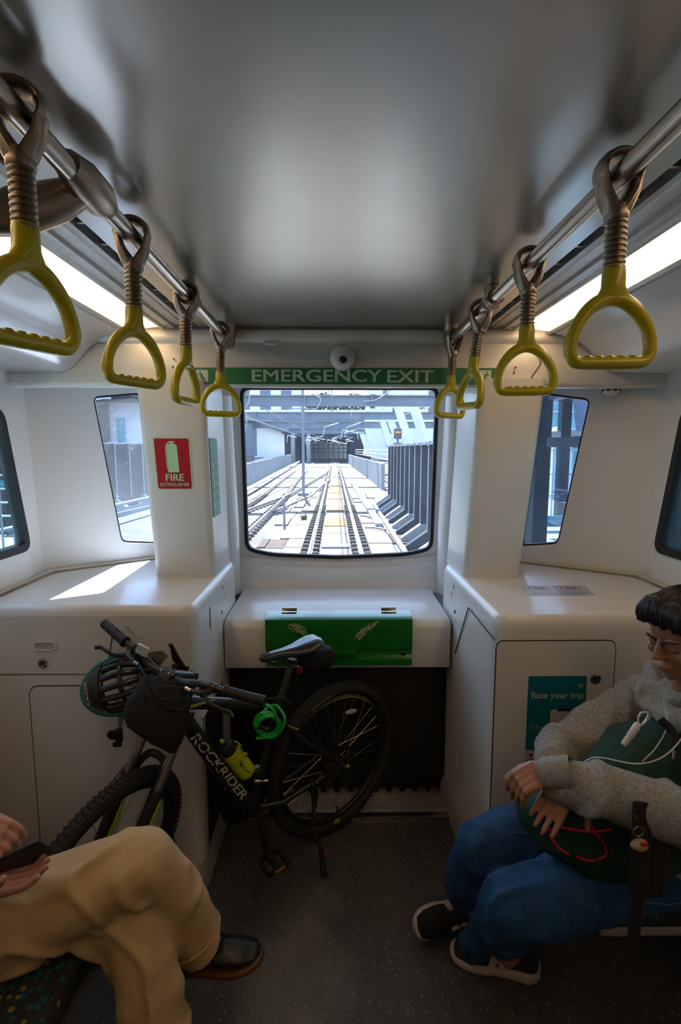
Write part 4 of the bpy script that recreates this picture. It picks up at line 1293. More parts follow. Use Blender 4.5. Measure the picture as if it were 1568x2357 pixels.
# stickers on the right cabinet top
st2 = thing('warning_sticker', 'grey warning sticker pair lying on the right cabinet top', 'sticker', (.82, 1.92, 1.053))
def sf(u, v, w):
    return V((u, v, 1.0512 + w))
m_stk = mat('sticker_grey', (.42, .44, .48), .4, var=.04)
m_stk2 = mat('sticker_pale', (.62, .66, .74), .35, var=.04)
obj('left_half', MB().plate([(.683, 1.844), (.806, 1.844), (.826, 1.985), (.706, 1.985)], [], .0006, sf), m_stk2, st2)
obj('right_half', MB().plate([(.806, 1.844), (.931, 1.844), (.956, 1.985), (.826, 1.985)], [], .0006, sf), m_stk, st2)
for k, (cx, cy, mm) in enumerate(((.762, 1.945, mat('faded_red', (.45, .25, .30), .5)), (.885, 1.945, m_red))):
    c = [(cx + .040 * math.cos(a), cy + .026 * math.sin(a)) for a in [2 * PI * i / 28 for i in range(28)]]
    rg = obj('prohibition_ring', MB().plate(c, [ring_outline(c, -.006)], .001, sf), mm, st2)
    mb = MB()
    mb.plate([(cx - .02, cy - .008), (cx + .022, cy - .008), (cx + .018, cy + .01), (cx, cy + .004), (cx - .014, cy + .012)], [], .0009, sf)
    obj('symbol', mb, mat('bluish_print', (.10, .13, .25), .5) if k == 0 else m_ink, rg)
sm = lambda u, v: frame(sf(u, v, .0009), (1, 0, 0), (.15, 1, 0))
text('Do not sit\non this area', .085, m_stk, sm(.752, 1.875), st2, height=.036)
text('Do not place\nany items on\nthis area', .095, m_ink, sm(.875, 1.875), st2, height=.044)
# =================================================================== bicycle
m_frame = mat('matt_black_frame', (.012, .012, .013), .42, coat=.25, var=.2, scale=20)
m_tyre = mat('tyre_rubber', (.020, .018, .016), .75, var=.3, scale=30, bump=.3)
m_rim = mat('black_rim', (.012, .012, .012), .35, var=.1)
m_spoke = mat('steel_spoke', (.40, .36, .30), .3, metal=1)
m_lime = mat('lime_paint', (.34, .48, .01), .4, var=.06)
m_stanch = mat('grey_stanchion', (.34, .30, .31), .22, metal=.8)
m_decal = mat('pale_decal', (.62, .55, .46), .5, var=.05)
m_part = mat('dark_drivetrain', (.05, .045, .04), .4, metal=.7, var=.3)
m_grip = mat('grip_rubber', (.016, .015, .016), .6, var=.2, scale=60, bump=.3)
m_fabric = mat('black_fabric', (.010, .010, .011), .85, var=.2, scale=40, bump=.3)
m_clear = mat('clear_plastic', (.62, .60, .58), .15, coat=.6, var=.15, scale=60)

BX, BY_, BYAW, BLEAN, BST, BS = -.027, 2.010, 3.8053, .0256, .515, .8972
WR, WB, HA, SA = .3597, 1.0167, 1.1439, 1.2431
BM = Matrix.Translation((BX, BY_, .002)) @ Matrix.Rotation(BYAW, 4, 'Z') @ Matrix.Rotation(-BLEAN, 4, 'X') @ Matrix.Scale(BS, 4)
adir = V((-math.cos(HA), 0, math.sin(HA)))
fwdn = V((math.sin(HA), 0, math.cos(HA)))
fax0 = V((WB, 0, WR))
base = fax0 - fwdn * .078
SM = BM @ Matrix.Translation(base) @ Matrix.Rotation(BST, 4, adir) @ Matrix.Translation(-base)
bb = V((.43, 0, WR - .04))
sd = V((-math.cos(SA), 0, math.sin(SA)))
hb, ht = base + adir * .53, base + adir * .655
cap = base + adir * .688
rax = V((0, 0, WR))
bike = thing('mountain_bike', 'black mountain bike with lime accents leaning at the left cabinet', 'bicycle', tuple(BM @ V((.4, 0, 0))))

def bt(mb, pts, r, n=12, m=None, **k):
    return mb.tube(pts, r, n, m=m if m is not None else BM, **k)
fr = MB()
st_top = bb + sd * .44
bt(fr, [hb + V((0, 0, .012)) + adir * .01, (hb + bb) / 2 + V((0, 0, -.004)), bb], [(.024, .029), (.026, .030), (.025, .028)], 14, ref=(0, 1, 0))
bt(fr, [hb + adir * .05, (hb + adir * .05) * .5 + (st_top - sd * .045) * .5 + V((0, 0, .012)), st_top - sd * .045], [(.021, .026), (.019, .022), (.015, .018)], 14, ref=(0, 1, 0))
bt(fr, [bb, st_top], [.0195, .0175])
bt(fr, [hb - adir * .006, hb, ht, ht + adir * .01], [.024, .027, .026, .022], 16)
bt(fr, [bb + V((0, -.04, 0)), bb + V((0, .04, 0))], .026, 16)
for s in (-1, 1):
    y = s * .066
    bt(fr, [bb + V((-.01, s * .02, .0)), bb + V((-.12, s * .048, -.012)), rax + V((.06, s * .062, -.006)), rax + V((0, y, 0))], [(.013, .016), .012, .011, (.008, .012)], 10)
    bt(fr, [st_top - sd * .075 + V((0, s * .012, 0)), (st_top - sd * .1) * .6 + rax * .4 + V((0, s * .05, 0)), rax + V((.03, s * .064, .03)), rax + V((0, y, 0))], [.012, .011, .009, (.006, .011)], 10)
bt(fr, [st_top - sd * .02, st_top + sd * .006], .022, 14)
frame_o = obj('frame', fr, m_frame, bike, 50)
# lettering on the down tube (left flank)
dd = (bb - hb).normalized()
up = V((-dd.z, 0, dd.x)) if (-dd.z) * 0 + dd.x > 0 else V((dd.z, 0, -dd.x))
c0 = hb + dd * ((bb - hb).length * .50) + V((0, .0305, .002))
text('ROCKRIDER', .39, m_decal, BM @ frame(c0, dd, up), frame_o, bold=.02, height=.034, shear=.18, ext=.001)
mb = MB()
mb2 = MB()
bt(mb, [hb + adir * .05 + V((-.02, .023, -.014)), hb + adir * .05 + V((-.12, .022, -.018))], [(.007, .004), (.001, .002)], 8, ref=(0, 0, 1))
bt(mb2, [st_top - sd * .085 + V((-.03, .0275, -.02)), st_top - sd * .085 + V((-.085, .043, -.055))], [(.0035, .003)] * 2, 8)
obj('lime_stripe', mb, m_lime, frame_o)
obj('lime_stripe', mb2, m_lime, frame_o)
obj('cable_run', bt(MB(), spline([hb + V((-.02, .03, -.02)), (hb + bb) / 2 + V((0, .034, -.018)), bb + V((.03, .03, -.015)), bb + V((-.1, .03, -.03))], 5), .0028, 6), m_black, frame_o)

def wheel(name, c, M, cass):
    """wheel in the local xz-plane around c"""
    T = M @ Matrix.Translation(c) @ Matrix.Rotation(PI / 2, 4, 'X')     # wheel axis = local z
    circ = lambda r, k, z=0: [V((r * math.cos(2 * PI * i / k), r * math.sin(2 * PI * i / k), z)) for i in range(k)]
    rm = MB()
    rm.tube(circ(WR - .066, 72), [(.013, .011)] * 72, 10, closed=True, m=T, ref=(0, 0, 1))
    w = obj(name, rm, m_rim, bike, 50)
    ty = MB()
    ty.tube(circ(WR - .030, 80), [.0265] * 80, 12, closed=True, m=T, ref=(0, 0, 1))
    for k in range(104):
        for z, dr, off in ((-.017, .0215, 0), (.017, .0215, 0), (-.006, .0275, .5), (.007, .0275, .5)):
            a = 2 * PI * (k + off) / 104
            R = T @ Matrix.Rotation(a, 4, 'Z') @ Matrix.Translation((WR - .030 + dr, 0, z))
            ty.cbox((0, 0, 0), (.0052, .0085, .0075), R)
    obj('tyre', ty, m_tyre, w, 40)
    hub = MB()
    hub.lathe([(.009, -.064), (.012, -.05), (.026, -.040), (.027, -.034), (.016, -.028), (.016, .028), (.027, .034), (.026, .040), (.012, .05), (.009, .064)], 16, T)
    obj('hub', hub, m_part, w)
    sp = None
    for k in range(28):
        a = 2 * PI * k / 28
        s = 1 if k % 2 else -1
        tw = .38 * (1 if (k // 2) % 2 else -1)
        p0 = T @ V((.025 * math.cos(a + tw * 3), .025 * math.sin(a + tw * 3), s * .036))
        p1 = T @ V(((WR - .07) * math.cos(a), (WR - .07) * math.sin(a), 0))
        obj('spoke', MB().tube([p0, p1], .0011, 5), m_spoke, w)
    # brake disc
    dz = -.046
    ds = MB()
    o_ = [(.078 * math.cos(a) * (1 + .04 * math.cos(9 * a)), .078 * math.sin(a) * (1 + .04 * math.cos(9 * a))) for a in [2 * PI * i / 72 for i in range(72)]]
    i_ = [(.060 * math.cos(a), .060 * math.sin(a)) for a in [2 * PI * i / 36 for i in range(36)]]
    ds.plate(o_, [i_], .002, lambda u, v, w_: T @ V((u, v, dz + w_)))
    for k in range(6):
        a = 2 * PI * k / 6
        ds.tube([T @ V((.018 * math.cos(a), .018 * math.sin(a), dz)), T @ V((.062 * math.cos(a + .4), .062 * math.sin(a + .4), dz))], .004, 6)
    obj('brake_disc', ds, m_part, w)
    if cass:
        cs = MB()
        for i, r in enumerate((.058, .052, .046, .040, .034, .029, .024)):
            t = [(r * (1 + .05 * (j % 2)) * math.cos(2 * PI * j / 48), r * (1 + .05 * (j % 2)) * math.sin(2 * PI * j / 48)) for j in range(48)]
            cs.prism(t, .002, T, .030 + i * .0045)
        obj('cassette', cs, m_part, w)
    return w, T
rw, RT = wheel('rear_wheel', rax, BM, True)
fw, FT = wheel('front_wheel', fax0, SM, False)
# spoke reflector, rim decal and tyre lettering on the rear wheel (left flank = -z of wheel frame)
ra = lambda deg, r, z=-.012: RT @ V((r * math.cos(math.radians(deg)), r * math.sin(math.radians(deg)), z))
def arc_band(T, a0, a1, r0, r1, z, n=20, taper=True):
    mb = MB()
    vs, fs = [], []
    for i in range(n + 1):
        a = math.radians(a0 + (a1 - a0) * i / n)
        k = math.sin(PI * i / n) ** .5 if taper else 1
        for r in ((r0 + r1) / 2 - (r1 - r0) / 2 * k, (r0 + r1) / 2 + (r1 - r0) / 2 * k):
            vs.append(T @ V((r * math.cos(a), r * math.sin(a), z)))
    for i in range(n):
        fs.append((2 * i, 2 * i + 1, 2 * i + 3, 2 * i + 2))
    return mb.add(vs, fs)
obj('lime_rim_decal', arc_band(RT, 66, 142, WR - .0745, WR - .060, -.0118), m_lime, rw, recalc=False)
lt_ = MB()
obj('reflector', MB().ball((0, 0, 0), (.036, .012, .006), 14, RT @ Matrix.Translation((.22 * math.cos(math.radians(112)), .22 * math.sin(math.radians(112)), -.012)) @ Matrix.Rotation(math.radians(10), 4, 'Z')), m_clear, rw)
obj('tyre_print', arc_band(RT, 62, 82, WR - .034, WR - .026, -.0270, 12, False), mat('faded_print', (.22, .17, .10), .6, var=.5, scale=90), rw, recalc=False)
obj('valve', MB().tube([RT @ V((-.02, -(WR - .075), 0)), RT @ V((-.018, -(WR - .11), 0))], .003, 6), m_part, rw)
obj('price_tag', MB().plate([(-.012, -.012), (.022, -.006), (.020, .014), (-.010, .010)], [], .001, lambda u, v, w_: RT @ V((u - .005, v - (WR - .058), -.026 + w_))), m_lime, rw)

# fork
fk = MB()
crown = base + adir * .475
bt(fk, [crown + V((0, -.068, 0)) + fwdn * .05, crown + adir * .012 + fwdn * .018, crown + V((0, .068, 0)) + fwdn * .05], [(.022, .018), (.026, .022), (.022, .018)], 12, SM)
for s in (-1, 1):
    o = V((0, s * .066, 0))
    bt(fk, [fax0 + o + V((0, 0, 0)), fax0 + o + adir * .03 - fwdn * .004, fax0 + o + adir * .16 - fwdn * .012, fax0 + o + adir * .305 - fwdn * .018, fax0 + o + adir * .315 - fwdn * .018], [.012, .0185, .0225, .0235, .020], 14, SM)
bt(fk, spline([fax0 + V((0, -.066, 0)) + adir * .29 - fwdn * .034, fax0 + V((0, -.058, 0)) + adir * .345 - fwdn * .045, fax0 + V((0, -.03, 0)) + adir * .39 - fwdn * .05, fax0 + V((0, .03, 0)) + adir * .39 - fwdn * .05, fax0 + V((0, .058, 0)) + adir * .345 - fwdn * .045, fax0 + V((0, .066, 0)) + adir * .29 - fwdn * .034], 4), [(.009, .014)] * 21, 10, SM)
fork = obj('fork', fk, m_frame, bike, 60)
for s in (-1, 1):
    o = V((0, s * .066, 0))
    obj('stanchion', bt(MB(), [fax0 + o + adir * .31 - fwdn * .018, crown + o + fwdn * .053], .0155, 14, SM), m_stanch, fork)
    obj('lime_stripe', bt(MB(), [fax0 + o + (V((0, .0095, 0)) - fwdn * .006) + adir * .10 - fwdn * .010, fax0 + o + (V((0, .0095, 0)) - fwdn * .006) + adir * .20 - fwdn * .012, fax0 + o + (V((0, .0095, 0)) - fwdn * .006) + adir * .285 - fwdn * .014], [(.011, .0185), (.012, .0200), (.003, .0185)], 10, SM, ref=(1, 0, 0)), m_lime, fork)
text('80 mm', .075, m_ink, SM @ frame(fax0 + V((0, .094, 0)) + adir * .14 - fwdn * .010, adir, -fwdn), fork, bold=.01, height=.016)
# headset, stem, bar
stem = MB()
cl = cap - adir * .012 + fwdn * .148 + adir * .008
bt(stem, [ht + adir * .004, cap - adir * .006, cap + adir * .0015], [.020, .021, .019], 16, SM)
bt(stem, [cap - adir * .014, cap - adir * .010 + fwdn * .03, cl - fwdn * .018], [(.021, .020), (.019, .018), (.018, .021)], 14, SM, ref=(0, 1, 0))
bt(stem, [cl + V((0, -.026, 0)), cl + V((0, .026, 0))], .0225, 16, SM)
stem_o = obj('stem', stem, m_frame, bike, 50)
obj('top_cap', MB().lathe([(.0175, 0), (.017, .004), (.012, .007), (.004, .0078), (.003, .004), (0, .004)], 18, SM @ frame(cap + adir * .001, (0, 1, 0), -fwdn)), m_part, stem_o, 40)
obj('face_plate', MB().rbox((-.022, -.024, 0), (.022, .024, .008), .004, 2, SM @ frame(cl + fwdn * .020, (0, 1, 0), adir)), mat('grey_plate', (.10, .09, .085), .5, metal=.5, var=.3, scale=90), stem_o)
for u in (-.016, .016):
    for v in (-.017, .017):
        obj('bolt', MB().lathe([(.004, 0), (.004, .004), (.002, .0045)], 8, SM @ frame(cl + fwdn * .028 + V((0, u, 0)) + adir * v, (0, 1, 0), adir)), m_chrome, stem_o)
bar = MB()
def bp_(y, dx, dz):
    return cl + V((dx, y, dz))
for_bar = [bp_(-.35, -.045, .042), bp_(-.22, -.018, .034), bp_(-.13, -.004, .028), bp_(-.075, 0, .006), bp_(-.03, 0, 0), bp_(.03, 0, 0), bp_(.075, 0, .006), bp_(.13, -.004, .028), bp_(.22, -.018, .034), bp_(.35, -.045, .042)]
bt(bar, spline(for_bar, 4), [.0112 if abs(i - 18) > 8 else .0152 for i in range(37)], 12, SM)
bar_o = obj('handlebar', bar, m_frame, bike, 60)
for s in (-1, 1):
    g = MB()
    a, b = bp_(s * .22, -.018, .034), bp_(s * .352, -.0455, .0425)
    n = 16
    bt(g, [a + (b - a) * i / n for i in range(n + 1)], [.0175] + [.0165 + .0008 * (i % 2) for i in range(n - 1)] + [.0175], 14, SM)
    bt(g, [a + (b - a) * -.03, a + (b - a) * .03], .020, 14, SM)
    obj('grip', g, m_grip, bike, 60)
    # shifter body + brake perch + lever
    q = bp_(s * .175, -.010, .031)
    pc = MB()
    bt(pc, [q + V((0, -.012, 0)), q + V((0, .012, 0))], .016, 12, SM)
    bt(pc, [q + V((.006, 0, -.006)), q + V((.030, -s * .012, -.012)), q + V((.042, -s * .05, -.012))], [.011, .012, .007], 10, SM)
    pr_ = obj('brake_perch', pc, m_part, bike, 50)
    obj('brake_lever', bt(MB(), spline([q + V((.034, s * .0, -.012)), q + V((.050, s * .03, -.018)), q + V((.045, s * .075, -.022)), q + V((.040, s * .105, -.024)), q + V((.052, s * .122, -.026))], 4), [(.008, .005)] * 17, 8, SM), m_part, pr_, 60)
    obj('barrel_adjuster', bt(MB(), [q + V((.043, -s * .052, -.012)), q + V((.044, -s * .075, -.012))], .0062, 10, SM), m_chrome, pr_)
    sh_ = MB()
    bt(sh_, [q + V((-.006, -s * .035, -.004)), q + V((.006, -s * .035, -.030)), q + V((.0, -s * .035, -.046))], [(.018, .014), (.017, .013), (.010, .01)], 10, SM)
    obj('shifter', sh_, m_black, bike, 50)
    obj('brake_cable', bt(MB(), spline([q + V((.044, -s * .075, -.012)), q + V((.075, -s * .15, -.03)), hb + V((.06, s * .02, .06)), hb + V((.02, s * .03, -.03))], 6), .0026, 6, SM), m_black, bike)
obj('shift_cable', bt(MB(), spline([bp_(.13, .03, -.01), bp_(.05, .08, -.02), hb + V((.08, -.02, .05)), crown + V((.03, -.08, -.05)), fax0 + V((.02, -.09, .2))], 6), .0024, 6, SM), m_black, bike)
# small white front reflector on the far side of the bar, phone bracket on the stem
RF = SM @ frame(bp_(-.112, .010, .058), (0, 1, 0), (-.35, 0, 1))
rf = obj('front_reflector', MB().rbox((-.024, -.017, -.007), (.024, .017, .007), .005, 2, RF), m_clear, bike)
for i in range(5):
    obj('facet', MB().box((-.019 + i * .008, -.013, .007), (-.013 + i * .008, .013, .0085), RF), m_chrome, rf)
obj('reflector_clamp', bt(MB(), [bp_(-.112, 0, .028), bp_(-.112, .006, .050)], .008, 8, SM), m_black, bike)
pb = MB()
bt(pb, [cap + fwdn * .045 + adir * .012 + V((0, -.02, 0)), cap + fwdn * .075 + adir * .04 + V((0, -.045, 0)), cap + fwdn * .10 + adir * .075 + V((0, -.06, 0)), cap + fwdn * .115 + adir * .085 + V((0, -.064, 0))], [(.012, .006), (.014, .006), (.007, .005), (.009, .006)], 8, SM)
bt(pb, [cap + fwdn * .0 + adir * .006 + V((0, -.03, 0)), cap + fwdn * .09 + adir * .016 + V((0, -.035, 0))], [(.009, .006)] * 2, 8, SM)
obj('phone_bracket', pb, m_black, bike, 50)
# seat post, saddle, saddle bag
sp0 = st_top; sp1 = st_top + sd * .165
obj('seat_post', bt(MB(), [sp0 - sd * .03, sp1], .0145, 14), mat('grey_post', (.10, .09, .075), .4, metal=.6, var=.3), bike)
cq = MB()
bt(cq, [st_top + V((-.012, .012, -.008)), st_top + V((-.02, .045, -.006))], [.008, .006], 8)
bt(cq, [st_top + V((0, -.022, -.006)), st_top + V((.06, -.045, .0))], [.006, .008], 8)
obj('seat_clamp_lever', cq, m_part, bike)
sc_ = sp1 + V((0, 0, .035))
rings = []
for x, w, h, z in ((.150, .010, .010, .006), (.142, .019, .017, .006), (.10, .023, .021, .006), (.04, .030, .022, .004), (-.01, .046, .024, .004), (-.06, .064, .024, .012), (-.10, .068, .022, .020), (-.125, .060, .017, .026), (-.138, .035, .010, .026)):
    ring = []
    for i in range(20):
        a = 2 * PI * i / 20
        yy = w * math.cos(a)
        zz = h * math.sin(a) * (1 if math.sin(a) > 0 else .8) - .010 * (abs(math.cos(a)) ** 4) * (w / .065) - (.006 * (1 - min(1, abs(yy) / (.35 * w))) if math.sin(a) > 0 else 0)
        ring.append(sc_ + V((x, yy, z + zz)))
    rings.append(ring)
sad = obj('saddle', MB().loft(rings, m=BM), mat('saddle_vinyl', (.022, .024, .028), .28, coat=.3, var=.15), bike, 60)
rl = MB()
for s in (-1, 1):
    bt(rl, spline([sc_ + V((.12, s * .012, -.008)), sc_ + V((.07, s * .022, -.034)), sc_ + V((-.02, s * .022, -.034)), sc_ + V((-.11, s * .03, -.004))], 5), .0035, 6)
bt(rl, [sp1 - sd * .01, sp1 + V((0, 0, .004))], .020, 12)
obj('saddle_rails', rl, m_part, sad)
# cranks, chainring, chain, pedals
dsz = MB()
t_ = [(.098 * (1 + .03 * (j % 2)) * math.cos(2 * PI * j / 72), .098 * (1 + .03 * (j % 2)) * math.sin(2 * PI * j / 72)) for j in range(72)]
CR = BM @ Matrix.Translation(bb) @ Matrix.Rotation(PI / 2, 4, 'X')
dsz.plate(t_, [[(.070 * math.cos(2 * PI * j / 36), .070 * math.sin(2 * PI * j / 36)) for j in range(36)]], .004, lambda u, v, w_: CR @ V((u, v, .052 + w_)))
for k in range(5):
    a = 2 * PI * k / 5
    dsz.tube([CR @ V((0, 0, .054)), CR @ V((.08 * math.cos(a), .08 * math.sin(a), .054))], [.014, .009], 8)
obj('chain_ring', dsz, m_part, bike)
cg = MB()
cg.lathe([(.108, .058), (.110, .062), (.100, .066)], 36, CR)
obj('chain_guard', cg, m_black, bike)
def crank(s, ang):
    d = V((math.cos(ang), 0, math.sin(ang)))
    o = bb + V((0, s * .072, 0))
    e = o + d * .170 + V((0, s * .012, 0))
    c = obj('crank', bt(MB(), [o - d * .012, o, o + d * .08, e, e + d * .012], [(.014, .012), (.018, .014), (.013, .011), (.014, .010), (.010, .008)], 10), m_frame, bike, 60)
    P = BM @ frame(e + V((0, s * .055, 0)), d.cross(V((0, 1, 0))) * .4 + V((1, 0, 0)), (0, 1, 0))
    pd = MB()
    f_ = roundpoly([(-.048, -.046), (.048, -.046), (.052, 0), (.048, .046), (-.048, .046), (-.052, 0)], .012)
    pd.plate(f_, [roundpoly([(-.038, -.036), (-.010, -.036), (-.010, .036), (-.038, .036)], .006), roundpoly([(.010, -.036), (.038, -.036), (.038, .036), (.010, .036)], .006)], .022, lambda u, v, w_: P @ V((u, v, w_ - .011)))
    p_ = obj('pedal', pd, m_black, bike)
    obj('pedal_reflector', MB().rbox((-.022, .0445, -.007), (.022, .0485, .007), .002, 1, P), mat('amber_reflector', (.55, .18, .02), .3), p_)
crank(1, math.radians(-97))
crank(-1, math.radians(83))
ch = MB()
a0, a1 = bb + V((0, -.054, .096)), rax + V((0, -.045, .045))
b0, b1 = bb + V((0, -.054, -.096)), rax + V((.03, -.045, -.10))
for p, q in ((a0, a1), (b0, b1)):
    L = (q - p).length
    n = int(L / .0127)
    for i in range(n):
        c = p + (q - p) * ((i + .5) / n)
        ch.cbox((0, 0, 0), (.0105, .004 + .003 * (i % 2), .008), BM @ frame(c, q - p, (0, 1, 0)))
obj('chain', ch, m_part, bike, kind='stuff')
dr = MB()
bt(dr, [rax + V((.0, -.055, -.02)), rax + V((.015, -.06, -.06)), rax + V((.035, -.05, -.11))], [.010, .014, .010], 10)
dr.lathe([(.022, -.004), (.024, 0), (.022, .004)], 14, BM @ Matrix.Translation(rax + V((.03, -.046, -.11))) @ Matrix.Rotation(PI / 2, 4, 'X'))
obj('derailleur', dr, m_part, bike)
obj('quick_release', bt(MB(), [rax + V((0, .072, 0)), rax + V((.005, .080, .004)), rax + V((.028, .084, .022)), rax + V((.036, .084, .028))], [.009, .007, .006, .008], 10), m_chrome, bike)
obj('lime_nut', MB().ball(tuple(rax + V((-.012, .080, -.004))), .009, 8, BM), m_lime, bike)
cal = MB().rbox((-.02, .040, -.028), (.05, .070, .026), .01, 2, BM @ Matrix.Translation(rax + V((.055, 0, .005))))
for q in ((.0, .02), (.04, .012), (.015, -.02)):
    cal.ball((q[0] + .055, .072, WR + q[1]), .006, 8, BM)
obj('brake_calliper', cal, m_part, bike)
fdr = MB()
bt(fdr, [bb + sd * .14 + V((.02, -.02, 0)), bb + sd * .13 + V((.04, .03, .0)), bb + sd * .12 + V((-.01, .05, .004))], [.012, .010, .006], 8)
fdr.cbox(tuple(bb + sd * .15 + V((.03, .01, .02))), (.025, .022, .018), BM)
obj('front_derailleur', fdr, m_chrome, bike, 50)
# kickstand
ks = MB()
kp = bb + (rax - bb) * .62 + V((0, .058, -.010))
kinv = BM.inverted()
foot = kinv @ V((-.062, 1.768, .006))
bt(ks, [kp + V((0, 0, .02)), kp + V((0, .012, -.05)), kp + V((0, .012, -.10))], [(.018, .012), (.018, .012), (.012, .010)], 10)
mid = kp + (foot - kp) * .45 + V((.03, 0, -.01))
bt(ks, [kp + V((0, .012, -.07)), mid, kp + (foot - kp) * .72, foot + V((0, 0, .012))], [.009, .0085, .0085, .0095], 10)
bt(ks, [kp + (foot - kp) * .74, foot + V((0, 0, .004)), foot], [.0125, .0135, .016], 10)
kso = obj('kickstand', ks, m_black, bike, 60)
obj('adjust_button', MB().ball(tuple(kp + (foot - kp) * .77 + V((-.012, .006, 0))), .009, 8, BM), m_red, kso)
for k in range(4):
    obj('bolt', MB().ball(tuple(kp + V((.012 - .02 * (k % 2), .014, .012 - .03 * (k // 2)))), .0045, 8, BM), m_chrome, kso)
# bottle cage
dn = up.normalized()
bc = hb + dd * ((bb - hb).length * .60)
bo = bc + dn * .064
m_cage = mat('yellow_cage', (.46, .40, .01), .4, var=.05)
cg = MB()
bt(cg, [bc + dn * .029 - dd * .07, bc + dn * .029 + dd * .08], [(.012, .003)] * 2, 8, ref=(0, 1, 0))
for s in (-1, 1):
    bt(cg, spline([bc + dn * .03 + dd * .085, bo + dd * .085 + V((0, s * .030, 0)) + dn * .01, bo + V((0, s * .040, 0)) + dd * .03, bo + dd * -.015 + V((0, s * .038, 0)) + dn * .012, bo + dn * .043 + dd * .02, ], 5), .0035, 7)
    bt(cg, spline([bc + dn * .03 - dd * .05, bo - dd * .045 + V((0, s * .041, 0)), bo + dn * .036 - dd * .055 + V((0, s * .02, 0)), bo + dn * .043 - dd * .03], 5), .0035, 7)
obj('bottle_cage', cg, m_cage, bike, 60)

# bottle in the cage
bt_ = thing('water_bottle', 'lime yellow drink bottle with black lid in the bike frame', 'bottle', tuple(BM @ (bo + dd * .09)))
BF = BM @ frame(bo + dd * .088, V((0, 1, 0)), dn.cross(V((0, 1, 0))) if False else V((0, 0, 0)) + dn)
# frame z must point up the tube (away from the bottom bracket)
zz = -dd
BF = BM @ Matrix(((0, dn.x, zz.x, (bo + dd * .088).x), (1, dn.y, zz.y, (bo + dd * .088).y), (0, dn.z, zz.z, (bo + dd * .088).z), (0, 0, 0, 1)))
m_bottle = mat('lime_translucent_plastic', (.66, .76, .02), .3, coat=.3, var=.08, scale=12)
obj('body', MB().lathe([(.030, 0), (.036, .004), (.0375, .02), (.0375, .075), (.034, .088), (.034, .096), (.0375, .108), (.037, .125), (.030, .146), (.028, .150)], 22, BF), m_bottle, bt_, 60)
obj('lid', MB().lathe([(.031, .144), (.0325, .147), (.0325, .172), (.030, .180), (.014, .184), (.011, .186), (.010, .198), (.006, .200)], 22, BF), m_grip, bt_, 50)
obj('nozzle', MB().lathe([(.008, .196), (.009, .203), (.007, .211), (0, .212)], 12, BF), m_lime, bt_, 50)
obj('print_mark', MB().plate([(-.005, -.007), (.006, -.005), (.005, .007), (-.004, .006)], [], .0006, lambda u, v, w_: BF @ V((.0376 + w_, u, v + .085))), m_ink, bt_)

# green cable lock looped on the top tube
m_lock = mat('green_lock_sleeve', (.0, .55, .05), .2, coat=.6, var=.15, scale=20)
lk = thing('cable_lock', 'bright green coiled cable lock hanging on the top tube', 'lock', (-.27, 1.72, .60))
def P3(px, py, y):      # world point on the depth plane y seen under that photo coordinate (used for layout only)
    q = V(((px - 784) / 1200, -(py - 1178.5) / 1200, -1))
    d = cam.rotation_euler.to_matrix() @ q
    return cam.location + d * (y / d.y)
cc = P3(612, 1667, 1.735)
pts = []
for i in range(0, 5 * 16 + 1):
    a = 2 * PI * i / 16
    k = i / 16
    r = .040 + .004 * math.sin(k * 2.1)
    pts.append(cc + V((r * math.cos(a) + .003 * k, -.004 * k + .012, r * .95 * math.sin(a) - .002 * k)))
mb = MB().tube(pts, .0052, 8)
obj('coil', mb, m_lock, lk, 80)
mb = MB().tube(spline([P3(590, 1700, 1.73), P3(640, 1690, 1.715), P3(632, 1640, 1.70), P3(612, 1622, 1.72), P3(606, 1626, 1.78)], 7), .0052, 8)
mb.tube(spline([P3(600, 1645, 1.735), P3(622, 1625, 1.79), P3(640, 1627, 1.75), P3(656, 1655, 1.715), P3(645, 1685, 1.72), P3(620, 1694, 1.74)], 7), .0052, 8)
mb.tube(spline([P3(585, 1665, 1.73), P3(602, 1684, 1.725), P3(618, 1675, 1.725)], 6), .0052, 8)
obj('loop', mb, m_lock, lk, 80)
dl = MB()
for i in range(4):
    dl.lathe([(.0085, -.003), (.0095, 0), (.0085, .003)], 12, Matrix.Translation(P3(596 + i * 5, 1672 + i * 2, 1.722)) @ Matrix.Rotation(PI / 2, 4, 'Y'))
obj('number_dials', dl, m_part, lk)

# saddle bag
sbp = sc_ + V((-.115, 0, -.055))
sb = thing('saddle_bag', 'small black wedge bag strapped under the bike saddle', 'bag', tuple(BM @ sbp))
rings = []
for x, w, h0, h1 in ((.075, .022, -.012, .030), (.06, .034, -.030, .036), (.01, .042, -.045, .040), (-.05, .050, -.052, .040), (-.075, .046, -.048, .036), (-.085, .030, -.036, .026)):
    rings.append([sbp + V((x, w * c, (h0 + h1) / 2 + (h1 - h0) / 2 * s_)) for c, s_ in [(math.copysign(abs(math.cos(a)) ** .6, math.cos(a)), math.copysign(abs(math.sin(a)) ** .6, math.sin(a))) for a in [2 * PI * i / 20 for i in range(20)]]])
obj('body', MB().loft(rings, m=BM), m_fabric, sb, 60)
obj('reflective_tab', MB().cbox(tuple(sbp + V((-.086, 0, .0))), (.004, .03, .012), BM), m_decal, sb)
obj('zip', bt(MB(), [sbp + V((.05, .04, .012)), sbp + V((-.03, .049, .014)), sbp + V((-.072, .046, .012))], .0022, 6), m_grip, sb)
obj('strap', bt(MB(), [sbp + V((.06, 0, .02)), sbp + V((.085, 0, -.01)), sbp + V((.09, .0, -.07))], [(.012, .002)] * 3, 6, ref=(0, 1, 0)), m_fabric, sb)
